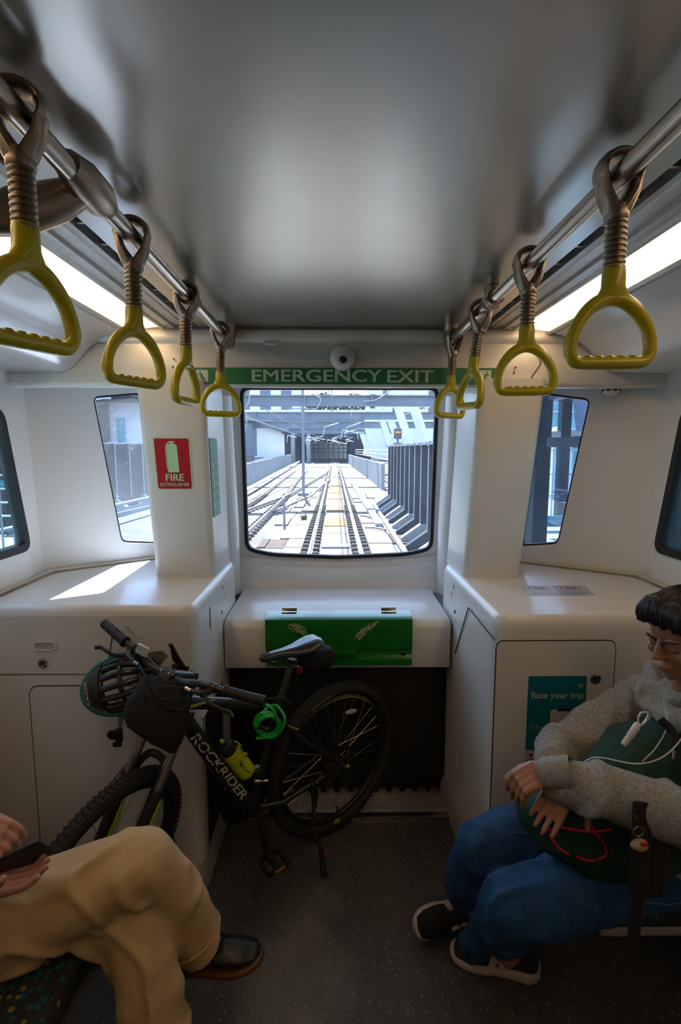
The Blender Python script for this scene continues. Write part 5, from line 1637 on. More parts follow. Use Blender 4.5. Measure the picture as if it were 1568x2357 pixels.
tag(obj('tail_light', MB().rbox((-.008, -.012, -.015), (.008, .012, .015), .004, 2, BM @ Matrix.Translation(sp1 + V((-.03, .012, -.045)))), mat('dim_red_lens', (.42, .01, .03), .25, coat=.4)), 'small red tail light on the seat post', 'light')

# black cloth bag hanging in front of the head tube
bag = thing('drawstring_bag', 'black cloth bag hanging from the handlebar before the head tube', 'bag', tuple(P3(375, 1650, 1.47)))
rings = []
for k, (px, py, hw, dp, yy) in enumerate(((372, 1556, 50, .020, 1.50), (368, 1582, 58, .035, 1.485), (362, 1612, 72, .050, 1.47), (360, 1645, 74, .058, 1.462), (366, 1675, 66, .055, 1.46), (378, 1700, 48, .042, 1.465), (388, 1716, 28, .022, 1.47), (392, 1722, 10, .006, 1.475))):
    c = P3(px, py, yy)
    w = hw * 1.5 / 1200
    ring = []
    for i in range(28):
        a = 2 * PI * i / 28
        f_ = 1 + .07 * math.sin(3 * a + k * .9) + .05 * math.sin(7 * a - k * .6)
        sag = .012 * math.sin(2 * a + .5)
        ring.append(c + V((w * math.cos(a) * f_, dp * math.sin(a) * f_, sag * (1 if k > 1 else .4))))
    rings.append(ring)
obj('body', MB().loft(rings), m_fabric, bag, 180)
mb = MB()
for i, (pts) in enumerate(([(330, 1590), (352, 1640), (400, 1660), (440, 1640)], [(345, 1580), (375, 1625), (415, 1635), (445, 1612)], [(335, 1690), (380, 1690), (430, 1668), (446, 1640)])):
    mb.tube(spline([P3(x, y, 1.425 + .02 * abs(x - 375) / 70) for x, y in pts], 6), [.004] * 19, 6)
obj('fold', mb, m_fabric, bag, 180)
for a, b in (((345, 1560), (385, 1552)), ((400, 1562), (430, 1585))):
    obj('cord', MB().tube([P3(*a, 1.50), P3((a[0] + b[0]) / 2, (a[1] + b[1]) / 2 + 6, 1.485), P3(*b, 1.51)], .003, 6), m_black, bag)

# helmet hanging on the far grip
m_helm = mat('helmet_black', (.014, .012, .012), .3, coat=.4, var=.2)
m_helt = mat('helmet_teal', (.0, .17, .14), .35, coat=.3, var=.08)
hc = P3(284, 1574, 1.60)
X_ = V((-.955, -.05, -.26)).normalized()
Z_ = V((-.10, -.86, .28))
Z_ = (Z_ - X_ * Z_.dot(X_)).normalized()
Y_ = Z_.cross(X_)
HM = Matrix(((X_.x, Y_.x, Z_.x, hc.x), (X_.y, Y_.y, Z_.y, hc.y), (X_.z, Y_.z, Z_.z, hc.z), (0, 0, 0, 1)))
he = thing('cycle_helmet', 'black and teal vented cycle helmet hanging from the far handlebar grip', 'helmet', tuple(hc))
A_, B_, C_ = .112, .076, .070
def hp_(u, ph, k=1.0):    # u: 0 front tip .. pi back tip, ph: 0..pi across
    return V((A_ * math.cos(u) * k, B_ * math.sin(u) * math.cos(ph) * k, C_ * math.sin(u) * math.sin(ph) * k))
shell = MB()
for j in range(7):
    ph = PI * (.08 + .84 * j / 6)
    shell.tube([hp_(.35 + (PI - .6) * i / 14, ph) for i in range(15)], [(.0115 - .004 * math.sin(PI * i / 14), .010) for i in range(15)], 8, m=HM, ref=(0, 0, 1))
for u in (1.15, 1.75, 2.35):
    shell.tube([hp_(u, PI * (.05 + .9 * i / 12), .97) for i in range(13)], .008, 8, m=HM)
sh_o = obj('shell', shell, m_helm, he, 60)
capm = MB()
rings = [[hp_(u, PI * i / 16 * 1.0, 1.14) for i in range(17)] + [hp_(u, PI * (16 - i) / 16, .90) for i in range(17)] for u in (.06, .25, .45, .70, .95, 1.2)]
capm.loft(rings, m=HM)
obj('front_shell', capm, m_helm, he, 60)
rim = MB()
rim.tube([V((A_ * 1.05 * math.cos(a), B_ * 1.06 * math.sin(a), -.004)) for a in [2 * PI * i / 40 for i in range(40)]], [(.008, .012)] * 40, 8, closed=True, m=HM)
obj('rim', rim, m_helm, he, 60)
tl3 = MB()
tl3.tube([V((A_ * 1.165 * math.cos(a), B_ * 1.15 * math.sin(a), .006)) for a in [math.radians(-120 + 240 * i / 30) for i in range(31)]], [(.006, .0085)] * 31, 8, m=HM, ref=(0, 0, 1))
obj('teal_band', tl3, m_helt, he, 60)
lm_ = HM @ frame(hp_(.60, PI * .5, 1.09) + V((.004, 0, .002)), (0, -1, 0), (1, 0, .55))
text('LAZER', .070, m_decal, HM @ frame(hp_(.86, PI * .5, 1.14) + V((.003, 0, .0045)), (0, -1, 0), (.86, 0, -.50)), he, bold=.02, height=.012, shear=.25)
obj('dial', MB().ball(tuple(hp_(1.0, PI * .62, 1.03)), (.010, .012, .007), 10, HM), m_decal, he)
m_strap = mat('helmet_strap', (.22, .19, .16), .7, var=.2, scale=60)
mb = MB()
mb.tube(spline([P3(268, 1600, 1.60), P3(273, 1630, 1.585), P3(278, 1660, 1.58), P3(272, 1690, 1.58)], 5), [(.0075, .0015)] * 16, 6, ref=(1, 0, 0))
mb.tube(spline([P3(290, 1610, 1.61), P3(282, 1645, 1.59), P3(276, 1680, 1.585)], 5), [(.006, .0015)] * 11, 6, ref=(1, 0, 0))
mb.tube(spline([P3(252, 1515, 1.62), P3(258, 1470, 1.64), P3(268, 1445, 1.635), P3(290, 1442, 1.62), P3(310, 1462, 1.61), P3(325, 1470, 1.60)], 5), [(.0065, .0015)] * 26, 6, ref=(0, 0, 1))
obj('chin_strap', mb, m_strap, he, 60)
bk = MB().rbox((-.012, -.006, -.022), (.012, .006, .022), .004, 2, Matrix.Translation(P3(274, 1692, 1.578)))
bk.rbox((-.014, -.005, -.010), (.014, .005, .006), .003, 2, Matrix.Translation(P3(270, 1712, 1.578)))
bk.lathe([(.014, -.004), (.017, 0), (.014, .004), (.009, .003), (.009, -.003)], 16, frame(P3(258, 1692, 1.575), (1, 0, 0), (0, 0, 1)))
obj('buckle', bk, m_black, he, 40)
mb = MB().plate([(-.03, -.02), (.012, -.035), (.05, .012), (.03, .03), (-.02, .022)], [], .002, lambda u, v, w_: P3(352, 1518, 1.63) + V((u, w_, v)))
obj('peak_visor', mb, mat('olive_visor', (.20, .19, .13), .5, var=.1), he)
# =================================================================== people
m_skin = mat('skin', (.36, .165, .095), .45, var=.10, scale=18, sss=.12, bump=.05)
m_skin2 = mat('skin_pale', (.50, .25, .18), .45, var=.10, scale=18, sss=.12, bump=.05)
m_hair = mat('black_hair', (.006, .0055, .007), .5, coat=0, var=.4, scale=90, bump=.25, stretch=(1, 1, .15))
m_lip = mat('lips', (.26, .085, .065), .4)
m_hood = mat('heather_grey_fleece', (.29, .28, .265), .9, var=.28, scale=140, bump=.35)
m_jean = mat('blue_denim', (.009, .066, .175), .8, var=.3, scale=28, bump=.3)
m_chino = mat('khaki_cotton', (.60, .42, .215), .8, var=.08, scale=9, bump=.25)
m_shirt = mat('white_shirt', (.70, .69, .67), .8, var=.04)
m_boot = mat('black_leather', (.010, .009, .008), .42, coat=.05, var=.25, scale=30, bump=.2)
m_welt = mat('brown_welt', (.13, .055, .02), .5, var=.2)
m_sole = mat('pinkish_white_midsole', (.55, .44, .41), .6, var=.06)
m_suede = mat('black_suede', (.012, .011, .012), .8, var=.3, scale=50, bump=.3)
m_bagg = mat('dark_green_nylon', (.003, .040, .025), .8, var=.3, scale=22, bump=.35)
m_cordr = mat('red_cord', (.50, .008, .010), .45, var=.1)
m_bud = mat('earphone_white', (.62, .58, .53), .4)

def blob(name, parts, m, parent, voxel=.006, smooth=6, disp=None, sharp=180):
    """union of tapered tubes and balls, remeshed into ONE continuous skin"""
    mb = MB()
    for p in parts:
        if p[0] == 'b':
            mb.ball(p[1], p[2], 16, p[3] if len(p) > 3 else None)
        else:
            pts, rr = p[1], p[2]
            mb.tube(pts, rr, 16, ref=p[3] if len(p) > 3 else None)
            for c, r in ((pts[0], rr[0]), (pts[-1], rr[-1])):
                if not hasattr(r, '__len__'):
                    mb.ball(c, r, 14)
    me = bpy.data.meshes.new('tmp')
    me.from_pydata([tuple(p) for p in mb.v], [], mb.f)
    bm = bmesh.new(); bm.from_mesh(me)
    bmesh.ops.recalc_face_normals(bm, faces=bm.faces)
    bm.to_mesh(me); bm.free()
    t = bpy.data.objects.new('tmp', me)
    COL.objects.link(t)
    r = t.modifiers.new('r', 'REMESH')
    r.mode = 'VOXEL'
    r.voxel_size = voxel
    s = t.modifiers.new('s', 'SMOOTH')
    s.factor = .5
    s.iterations = smooth
    dg = bpy.context.evaluated_depsgraph_get()
    dg.update()
    out = bpy.data.meshes.new_from_object(t.evaluated_get(dg))
    bpy.data.objects.remove(t)
    n = len(out.vertices)
    co = np.empty(n * 3); out.vertices.foreach_get('co', co)
    no = np.empty(n * 3); out.vertex_normals.foreach_get('vector', no)
    co = co.reshape(-1, 3); no = no.reshape(-1, 3)
    if disp:
        co = co + no * np.array([disp(V(c), V(q)) for c, q in zip(co, no)])[:, None]
        ev = np.empty(len(out.edges) * 2, dtype=np.int64); out.edges.foreach_get('vertices', ev); ev = ev.reshape(-1, 2)
        cnt = np.bincount(ev.ravel(), minlength=n)[:, None]
        for _ in range(4):         # soften the creases
            acc = np.zeros_like(co)
            np.add.at(acc, ev[:, 0], co[ev[:, 1]]); np.add.at(acc, ev[:, 1], co[ev[:, 0]])
            co = co * .5 + acc / cnt * .5
    res = MB()
    res.v = [V(c) for c in co]
    res.f = [tuple(p.vertices) for p in out.polygons]
    bpy.data.meshes.remove(out)
    return obj(name, res, m, parent, sharp, recalc=False)

def folds(axis, amp=.006, freq=26, seed=0, small=.002):
    """creases that run across the given axis, broken up by noise"""
    ax = V(axis).normalized()
    def f(c, n):
        w = noise.noise(c * 5 + V((seed, 0, 0)))
        k = noise.noise(c * 9 + V((0, seed, 3)))
        s = math.sin(c.dot(ax) * freq * 2 + w * 7 + seed)
        return amp * (1.6 * math.exp(-(s * 2.4) ** 2) - .45) * (.35 + 1.1 * max(0, k + .3)) + small * noise.noise(c * 38)
    return f

def head_parts(c, F, U, k):
    F = V(F).normalized(); U = V(U); U = (U - F * U.dot(F)).normalized(); R = F.cross(U)
    M = Matrix(((R.x * k, F.x * k, U.x * k, c[0]), (R.y * k, F.y * k, U.y * k, c[1]), (R.z * k, F.z * k, U.z * k, c[2]), (0, 0, 0, 1)))
    b = lambda p, r: ('b', p, r, M)
    P = lambda *p: M @ V(p)
    out = [b((0, -.008, .035), (.072, .090, .080)), b((0, .025, -.035), (.056, .060, .072)), b((0, .048, -.078), (.036, .034, .034)), b((0, .066, -.096), (.022, .018, .016)),
           ('t', [P(0, .083, .016), P(0, .093, .000), P(0, .104, -.020)], [.0070 * k, .0082 * k, .0108 * k]), b((.0095, .093, -.025), (.0078, .009, .007)), b((-.0095, .093, -.025), (.0078, .009, .007)),
           b((.030, .070, .020), (.024, .013, .010)), b((-.030, .070, .020), (.024, .013, .010)), b((.042, .056, -.028), (.022, .022, .022)), b((-.042, .056, -.028), (.022, .022, .022)),
           b((0, .086, -.058), (.022, .010, .0065)), b((0, .084, -.070), (.018, .010, .007)), b((.030, .068, .001), (.0155, .0135, .0105)), b((-.030, .068, .001), (.0155, .0135, .0105)),
           b((.073, -.006, -.012), (.009, .019, .030)), b((-.073, -.006, -.012), (.009, .019, .030)),
           b((.045, .01, -.062), (.018, .040, .026)), b((-.045, .01, -.062), (.018, .040, .026))]
    return out, M

def hand_parts(wrist, d, nrm, k, side, curl, spread=.10, thumb=None):
    """palm + five unequal fingers. d = towards the fingers, nrm = out of the back of the hand, side = which way the thumb leaves"""
    d = V(d).normalized(); nrm = V(nrm); nrm = (nrm - d * nrm.dot(d)).normalized(); a = d.cross(nrm) * side
    w = V(wrist)
    out = []
    pc = w + d * .045 * k
    for t in (-.030, -.010, .010, .028):
        out.append(('t', [w + a * t * .6 * k, w + d * .045 * k + a * t * .95 * k, w + d * .082 * k + a * t * k], [.013 * k, .0145 * k, .0105 * k]))
    tips = []
    for i, (t, L) in enumerate(((.0325, .070), (.0108, .078), (-.0108, .072), (-.0315, .056))):
        q = w + d * .084 * k + a * t * k
        ang = 0
        dirn = (d + a * (t * spread * 10)).normalized()
        pts, rr = [q - d * .012 * k], [.0100 * k]
        p = q
        c = curl[i]
        for j, (f, r) in enumerate(((.45, .0086), (.31, .0079), (.24, .0066))):
            ang += c[j] if hasattr(c, '__len__') else c * (.8 if j == 0 else 1.1)
            v = (dirn * math.cos(ang) - nrm * math.sin(ang))
            p = p + v * L * f * k
            pts.append(p); rr.append(r * k)
        out.append(('t', pts, rr))
        tips.append((p, v))
    th = thumb or (.55, .75, -.25)
    b0 = w + d * .022 * k + a * .026 * k
    b1 = b0 + (d * th[0] + a * th[1] - nrm * .25).normalized() * .042 * k
    b2 = b1 + (d * (th[0] + .35) + a * th[1] * .55 + nrm * th[2]).normalized() * .032 * k
    b3 = b2 + (d * (th[0] + .6) + a * th[1] * .35 + nrm * th[2] * 1.3).normalized() * .024 * k
    out.append(('t', [w + d * .012 * k + a * .012 * k, b0, b1, b2, b3], [.014 * k, .0155 * k, .0118 * k, .0100 * k, .0085 * k]))
    tips.append((b3, (b3 - b2).normalized()))
    return out, tips

def nails(tips, nrm, m, parent, k):
    for p, v in tips:
        n = V(nrm); n = (n - v * n.dot(v)).normalized()
        M = frame(p + n * .0055 * k + v * .001, v, n.cross(v))
        obj('nail', MB().ball((0, 0, 0), (.0055 * k, .0042 * k, .0016 * k), 8, M), m, parent)

# ---------------------------------------------------------------- seats
def moquette():
    m = mat('seat_moquette', (.022, .026, .027), .9, var=.3, scale=120, bump=.3)
    nt = m.node_tree
    b = nt.nodes['Principled BSDF']
    tc = nt.nodes.new('ShaderNodeTexCoord')
    prev = b.inputs['Base Color'].links[0].from_socket
    for k, (col, lo, hi) in enumerate((((.008, .10, .13), .0, .62), ((.22, .20, .015), .80, 1.1))):
        vo = nt.nodes.new('ShaderNodeTexVoronoi')
        vo.inputs['Scale'].default_value = 50
        vo.inputs['Randomness'].default_value = .55
        nt.links.new(tc.outputs['Object'], vo.inputs['Vector'])
        lt = nt.nodes.new('ShaderNodeMath'); lt.operation = 'LESS_THAN'; lt.inputs[1].default_value = .33
        nt.links.new(vo.outputs['Distance'], lt.inputs[0])
        sp = nt.nodes.new('ShaderNodeSeparateColor')
        nt.links.new(vo.outputs['Color'], sp.inputs[0])
        g = nt.nodes.new('ShaderNodeMath'); g.operation = 'GREATER_THAN'; g.inputs[1].default_value = lo
        h = nt.nodes.new('ShaderNodeMath'); h.operation = 'LESS_THAN'; h.inputs[1].default_value = hi
        nt.links.new(sp.outputs[0], g.inputs[0]); nt.links.new(sp.outputs[0], h.inputs[0])
        a = nt.nodes.new('ShaderNodeMath'); a.operation = 'MULTIPLY'
        c = nt.nodes.new('ShaderNodeMath'); c.operation = 'MULTIPLY'
        nt.links.new(g.outputs[0], a.inputs[0]); nt.links.new(h.outputs[0], a.inputs[1])
        nt.links.new(a.outputs[0], c.inputs[0]); nt.links.new(lt.outputs[0], c.inputs[1])
        mx = nt.nodes.new('ShaderNodeMix'); mx.data_type = 'RGBA'
        nt.links.new(c.outputs[0], mx.inputs['Factor'])
        nt.links.new(prev, mx.inputs['A'])
        mx.inputs['B'].default_value = (*col, 1)
        prev = mx.outputs['Result']
    nt.links.new(prev, b.inputs['Base Color'])
    return m
m_seat = moquette()
def seat(name, label, lo, hi, back, sm=None):
    s = thing(name, label, 'seat', ((lo[0] + hi[0]) / 2, (lo[1] + hi[1]) / 2, 0))
    z_ = lo[2]
    obj('cushion', MB().rbox((lo[0], lo[1], .365 + z_), (hi[0], hi[1], .415 + z_), .022, 4), m_seat, s, 60)
    obj('shell', MB().rbox((lo[0] + .012, lo[1] + .01, .335 + z_), (hi[0], hi[1], .372 + z_), .012, 2), sm or m_trim, s, 60)
    bx = (hi[0] - .06, hi[0]) if back > 0 else (lo[0], lo[0] + .06)
    obj('backrest', MB().rbox((bx[0], lo[1], .41), (bx[1], hi[1], .90), .025, 3), m_seat, s, 60)
    obj('cantilever', MB().rbox((lo[0] + .46 if back > 0 else lo[0], lo[1] + .12, .02), (hi[0] if back > 0 else hi[0] - .25, hi[1] - .08, .34), .02, 2), m_dark, s)
    return s
seat('bench_seat', 'dotted moquette seat at right under the person in the grey hoodie', (.63, 1.15, .03), (1.225, 1.56, 0), 1)
seat('bench_seat', 'dotted moquette bench at left under the person in khaki trousers', (-1.225, -.9, .03), (-.60, 1.10, 0), -1, m_dark)

# ---------------------------------------------------------------- shoes
def shoe(name, M, L, parent, sneaker=True, laces=True):
    """local x heel->toe (0..L), z up, y across"""
    k = L / .27
    sole_prof = [(0, .014), (.004, .024), (.012, .031), (.03, .036), (.07, .033), (.12, .034), (.17, .044), (.215, .045), (.25, .034), (.268, .012)]
    sole_prof = [(p.x, max(.004, p.y)) for p in spline([(x, w, 0) for x, w in sole_prof], 4)]
    def so(x, w, z0, z1, n=24):
        r = []
        for i in range(n):
            a = 2 * PI * i / n
            c, s = math.cos(a), math.sin(a)
            r.append(M @ V((x * k, w * k * math.copysign(abs(c) ** .55, c), (z0 + (z1 - z0) * (.5 + .5 * math.copysign(abs(s) ** .4, s))) * k)))
        return r
    rings = []
    for x, w in sole_prof:
        t = x / .268
        if sneaker:
            z0 = .012 * max(0, (t - .75) / .25) ** 1.5 + .010 * max(0, (.12 - t) / .12)
            z1 = .040 - .012 * t + z0 * .9
        else:
            z0 = .008 * max(0, (t - .7) / .3) ** 1.5
            z1 = .020 + z0
        rings.append(so(x - (.004 if x == 0 else 0), w + .003, z0, z1))
    sole = obj(name, MB().loft(rings), m_sole if sneaker else m_welt, parent, 50)
    up = []
    hz = [(.001, .014, .056 if sneaker else .098), (.006, .025, .064 if sneaker else .108), (.02, .034, .072 if sneaker else .120), (.06, .036, .078 if sneaker else .122), (.10, .037, .086 if sneaker else .110), (.14, .040, .072 if sneaker else .080), (.18, .045, .058 if sneaker else .064), (.22, .043, .050 if sneaker else .056), (.25, .032, .042 if sneaker else .046), (.264, .012, .032)]
    for x, w, h in hz:
        r = []
        zb = (.028 - .010 * x / .268) if sneaker else .014
        zb += .010 * max(0, (x / .268 - .75) / .25) ** 1.5
        for i in range(18):
            a = 2 * PI * i / 18
            c, s = math.cos(a), math.sin(a)
            zz = zb + (h - zb) * (.5 + .5 * s) if s > 0 else zb + (h - zb) * .5 * (1 + s)
            ww = w * (1 - .35 * max(0, s) ** 1.5)
            r.append(M @ V((x * k, ww * k * c, zz * k)))
        up.append(r)
    obj('upper', MB().loft(up), m_suede if sneaker else m_boot, sole, 60)
    if sneaker:
        N = [(0, 0), (.022, 0), (.030, .034), (.050, 0), (.072, 0), (.060, .050), (.040, .050), (.033, .018), (.016, .050), (-.006, .050)]
        for s in (-1, 1):
            mb = MB()
            vs = [M @ V(((.098 + x * .72) * k, s * (.0425 - .0095 * (y / .05)) * k, (.041 + y * .66) * k)) for x, y in N]
            wv = [M @ V(((.098 + x * .72) * k, s * (.0315 - .010 * (y / .05)) * k, (.041 + y * .66) * k)) for x, y in N]
            n = len(N)
            tr_ = tessellate_polygon([[V((x, y, 0)) for x, y in N]])
            mb.add(vs + wv, [tuple(t) for t in tr_] + [tuple(n + i for i in t) for t in tr_] + [(i, (i + 1) % n, n + (i + 1) % n, n + i) for i in range(n)])
            obj('side_letter', mb, m_sole, sole, 30)
    lc = MB()
    for i in range(5):
        x = .105 + i * .016
        z = (.090 - i * .0075) if sneaker else (.112 - i * .0095)
        lc.tube([M @ V((x * k, -.022 * k, (z - .012) * k)), M @ V((x * k, 0, z * k)), M @ V((x * k + .006, .022 * k, (z - .012) * k))], .0026, 6)
    for s in (-1, 1):
        lc.tube(spline([M @ V((.10 * k, 0, (.092 if sneaker else .112) * k)), M @ V((.085 * k, s * .018, (.108 if sneaker else .132) * k)), M @ V((.105 * k, s * .036, (.10 if sneaker else .122) * k)), M @ V((.115 * k, s * .030, .075 * k))], 4), .0022, 6)
    obj('laces', lc, m_black, sole, 60)
    return sole

def aim(o, fwd, up):
    return frame(o, fwd, V(up).cross(V(fwd)))

# ---------------------------------------------------------------- right person
pr_ = thing('person', 'person in a grey hoodie and blue jeans sitting at right, holding a green bag', 'person', (.85, 1.25, 0))
HF, HU = (-.90, -.28, -.34), (-.32, -.12, .93)
HC = V((.824, 1.212, 1.136))
hparts, HMx = head_parts(HC, HF, HU, .88)
wl = P3(1256, 1772, 1.160)        # near hand wrist
wr = P3(1305, 1795, 1.180)        # far hand wrist
hl_, tl1 = hand_parts(wl, (-.85, -.06, -.42), (-.50, -.40, .78), .84, 1, ((.85, .30, .2), (.92, .30, .2), (1.0, .30, .2), (1.1, .30, .2)), .07, (.75, .35, -.5))
hr_, tr1 = hand_parts(wr, (-.66, -.52, -.48), (-.25, -.62, .74), .86, -1, (.10, .10, .12, .16), .10, (.15, .9, -.3))
skel = [('t', [V((.95, 1.28, .56)), V((.97, 1.27, .66)), V((.95, 1.25, .82)), V((.91, 1.24, .93)), V((.875, 1.232, .985)), V((.86, 1.228, 1.05))], [.12, .105, .115, .075, .050, .048]),
        ('t', [V((.90, 1.09, .90)), V((.80, 1.01, .775)), V((.60, 1.11, .785)), wl], [.050, .042, .034, .026]),
        ('t', [V((.89, 1.38, .89)), V((.60, 1.36, .735)), wr], [.050, .040, .026]),
        ('t', [V((.95, 1.195, .575)), V((.72, 1.185, .53)), V((.44, 1.19, .445)), V((.47, 1.30, .26)), V((.505, 1.395, .10)), V((.50, 1.40, .07))], [.075, .065, .055, .048, .033, .036]),
        ('t', [V((.95, 1.36, .50)), V((.41, 1.36, .465)), V((.41, 1.46, .28)), V((.415, 1.545, .12)), V((.41, 1.55, .08))], [.085, .055, .048, .033, .034])] + hparts + hl_ + hr_
body = blob('body', skel, m_skin, pr_, .0033, 3)
nails(tl1[:4], (-.8, -.5, -.1), m_lip, pr_, .86)
nails(tr1, (-.25, -.62, .74), m_lip, pr_, .86)
# face details, laid on the skin
from mathutils.bvhtree import BVHTree
_ft = BVHTree.FromPolygons([wm(pr_) @ v.co for v in body.data.vertices], [tuple(p.vertices) for p in body.data.polygons])
def onskin(q, off=.0004):
    h = _ft.find_nearest(HMx @ V(q))
    return h[0] + h[1] * off
for s in (-1, 1):
    mb = MB().tube([onskin((s * .013, .088, .0205)), onskin((s * .022, .088, .0245)), onskin((s * .032, .086, .027)), onskin((s * .042, .08, .0265)), onskin((s * .051, .072, .023))], [.0016, .0027, .0027, .0022, .0009], 8)
    obj('eyebrow', mb, m_hair, pr_, 180)
    mb = MB().tube([onskin((s * .017, .085, -.002)), onskin((s * .024, .086, -.0055)), onskin((s * .031, .085, -.0065)), onskin((s * .038, .08, -.005)), onskin((s * .045, .075, -.0015))], [.0007, .0012, .0014, .0013, .0008], 8)
    obj('eyelashes', mb, m_hair, pr_, 180)
lp = MB()
lp.tube([onskin((-.021, .086, -.062)), onskin((-.008, .0985, -.0585)), onskin((0, .10, -.0600)), onskin((.008, .0985, -.0585)), onskin((.021, .086, -.062))], [.0010, .0030, .0028, .0030, .0010], 8)
lp.tube([onskin((-.018, .087, -.066)), onskin((-.008, .097, -.0685)), onskin((.0, .098, -.0695)), onskin((.008, .097, -.0685)), onskin((.018, .087, -.066))], [.0010, .0034, .0040, .0034, .0010], 8)
obj('lips', lp, m_lip, pr_, 180)
hb_ = lambda p, r: ('b', p, r, HMx)
def hairdisp(c, n):
    q = HMx.inverted() @ c
    return .0028 * noise.noise(V((q.x * 60, q.y * 12, q.z * 14))) + .0018 * noise.noise(V((q.x * 150, q.y * 22, q.z * 26)))
hp = [hb_((0, -.020, .052), (.083, .096, .082)), hb_((0, -.055, .0), (.076, .062, .080)), hb_((.063, -.016, .018), (.022, .050, .050)), hb_((-.063, -.016, .018), (.022, .050, .050)),
      hb_((0, .030, .098), (.066, .050, .034)), hb_((-.03, .052, .086), (.036, .024, .024)), hb_((.025, .054, .090), (.040, .024, .022)), hb_((.055, .050, .070), (.022, .032, .026)), hb_((-.058, .046, .066), (.020, .032, .026)),
      hb_((.064, .022, .030), (.012, .016, .038)), hb_((-.064, .022, .030), (.012, .016, .038))]
for i in range(14):
    x = -.06 + .12 * i / 13
    hp.append(('t', [HMx @ V((x * .8, .045, .122)), HMx @ V((x, .068, .100)), HMx @ V((x * 1.12, .081, .066 + .010 * math.sin(i * 2.1)))], [.008, .007, .0025]))
obj_h = blob('hair', hp, m_hair, pr_, .0045, 3, hairdisp)
_hr = random.Random(8)
_ht = BVHTree.FromPolygons([wm(pr_) @ v.co for v in obj_h.data.vertices], [tuple(p.vertices) for p in obj_h.data.polygons])
mb = MB()
for i in range(150):
    a = _hr.uniform(-1.0, 1.0)
    q0 = V((a * .05, -.02 + _hr.uniform(-.03, .03), .135))
    q1 = V((a * .078, _hr.uniform(-.02, .075), .115 - abs(a) * .03))
    q2 = V((a * .082, _hr.uniform(-.01, .095), .070 - abs(a) * .035))
    pts = []
    for t in range(6):
        t /= 5
        h = _ht.find_nearest(HMx @ (q0 * (1 - t) ** 2 + q1 * 2 * t * (1 - t) + q2 * t * t))
        pts.append(h[0] + h[1] * .0012)
    mb.tube(pts, [.0008, .0018, .0022, .0022, .0016, .0004], 5)
obj('hair_locks', mb, m_hair, pr_, 180)
# hoodie: torso, hood, sleeves, pocket hem
hd = [('t', [V((.97, 1.27, .47)), V((.985, 1.27, .62)), V((.965, 1.255, .80)), V((.925, 1.245, .91)), V((.895, 1.24, .955))], [.150, .140, .142, .118, .080]),
      ('t', [V((.93, 1.13, .885)), V((.885, 1.06, .86)), V((.815, 1.005, .775)), V((.70, 1.055, .792)), V((.60, 1.11, .798)), V((.53, 1.148, .795))], [.090, .082, .070, .064, .062, .056]),
      
      ('t', [V((.93, 1.37, .885)), V((.86, 1.40, .865)), V((.70, 1.385, .785)), V((.60, 1.36, .745)), V((.555, 1.27, .735)), V((.53, 1.19, .715))], [.085, .078, .066, .062, .055, .042]),
      ('t', [V((.84, 1.13, .965)), V((.93, 1.10, .985)), V((.99, 1.18, 1.0)), V((1.0, 1.27, 1.0)), V((.95, 1.36, .985)), V((.86, 1.36, .965)), V((.815, 1.30, .935))], [.034, .045, .060, .065, .055, .040, .030]),
      ('t', [V((.84, 1.12, .955)), V((.795, 1.19, .925)), V((.80, 1.26, .920)), V((.83, 1.33, .945))], [.030, .028, .028, .030])]
for a, b, r in (((.70, 1.00, .80), (.67, 1.05, .85), .012), ((.74, .96, .80), (.72, 1.02, .86), .013), ((.56, 1.09, .80), (.575, 1.12, .857), .011), ((.62, 1.055, .76), (.60, 1.07, .845), .010)):
    hd.append(('t', [V(a), (V(a) + V(b)) / 2 + V((0, -.012, 0)), V(b)], [r * .5, r, r * .5]))
hd.append(('t', [P3(1575, 1830, 1.14), P3(1565, 1990, 1.14)], [.06, .055]))
fd = folds((1, -.3, .3), .010, 13, 2.0, .0015)
blob('hoodie', hd, m_hood, pr_, .0065, 4, fd)
for p in ([(.800, 1.165, .93), (.775, 1.14, .87), (.765, 1.13, .80)], [(.797, 1.245, .93), (.765, 1.24, .88), (.750, 1.23, .845)]):
    obj('drawstring', MB().tube(spline(p, 4), .0035, 6), m_hood, pr_)
cu = MB()
c0_, c1_ = P3(1318, 1778, 1.128), P3(1246, 1780, 1.158)
rings = []
cd = (c1_ - c0_).normalized(); cu_ = (V((0, 0, 1)) - cd * cd.z).normalized(); cw_ = cd.cross(cu_)
for k, (t, r) in enumerate(((0, .036), (.15, .0375), (.5, .036), (.92, .0335), (1, .032), (1.0, .028), (.8, .027))):
    rings.append([c0_ + (c1_ - c0_) * t + (cu_ * math.cos(a) + cw_ * math.sin(a)) * r * (1 + .025 * (j % 2)) for j, a in enumerate([2 * PI * i / 48 for i in range(48)])])
obj('cuff', cu.loft(rings, cap=False), m_hood, pr_, 180)
hd_tail = None
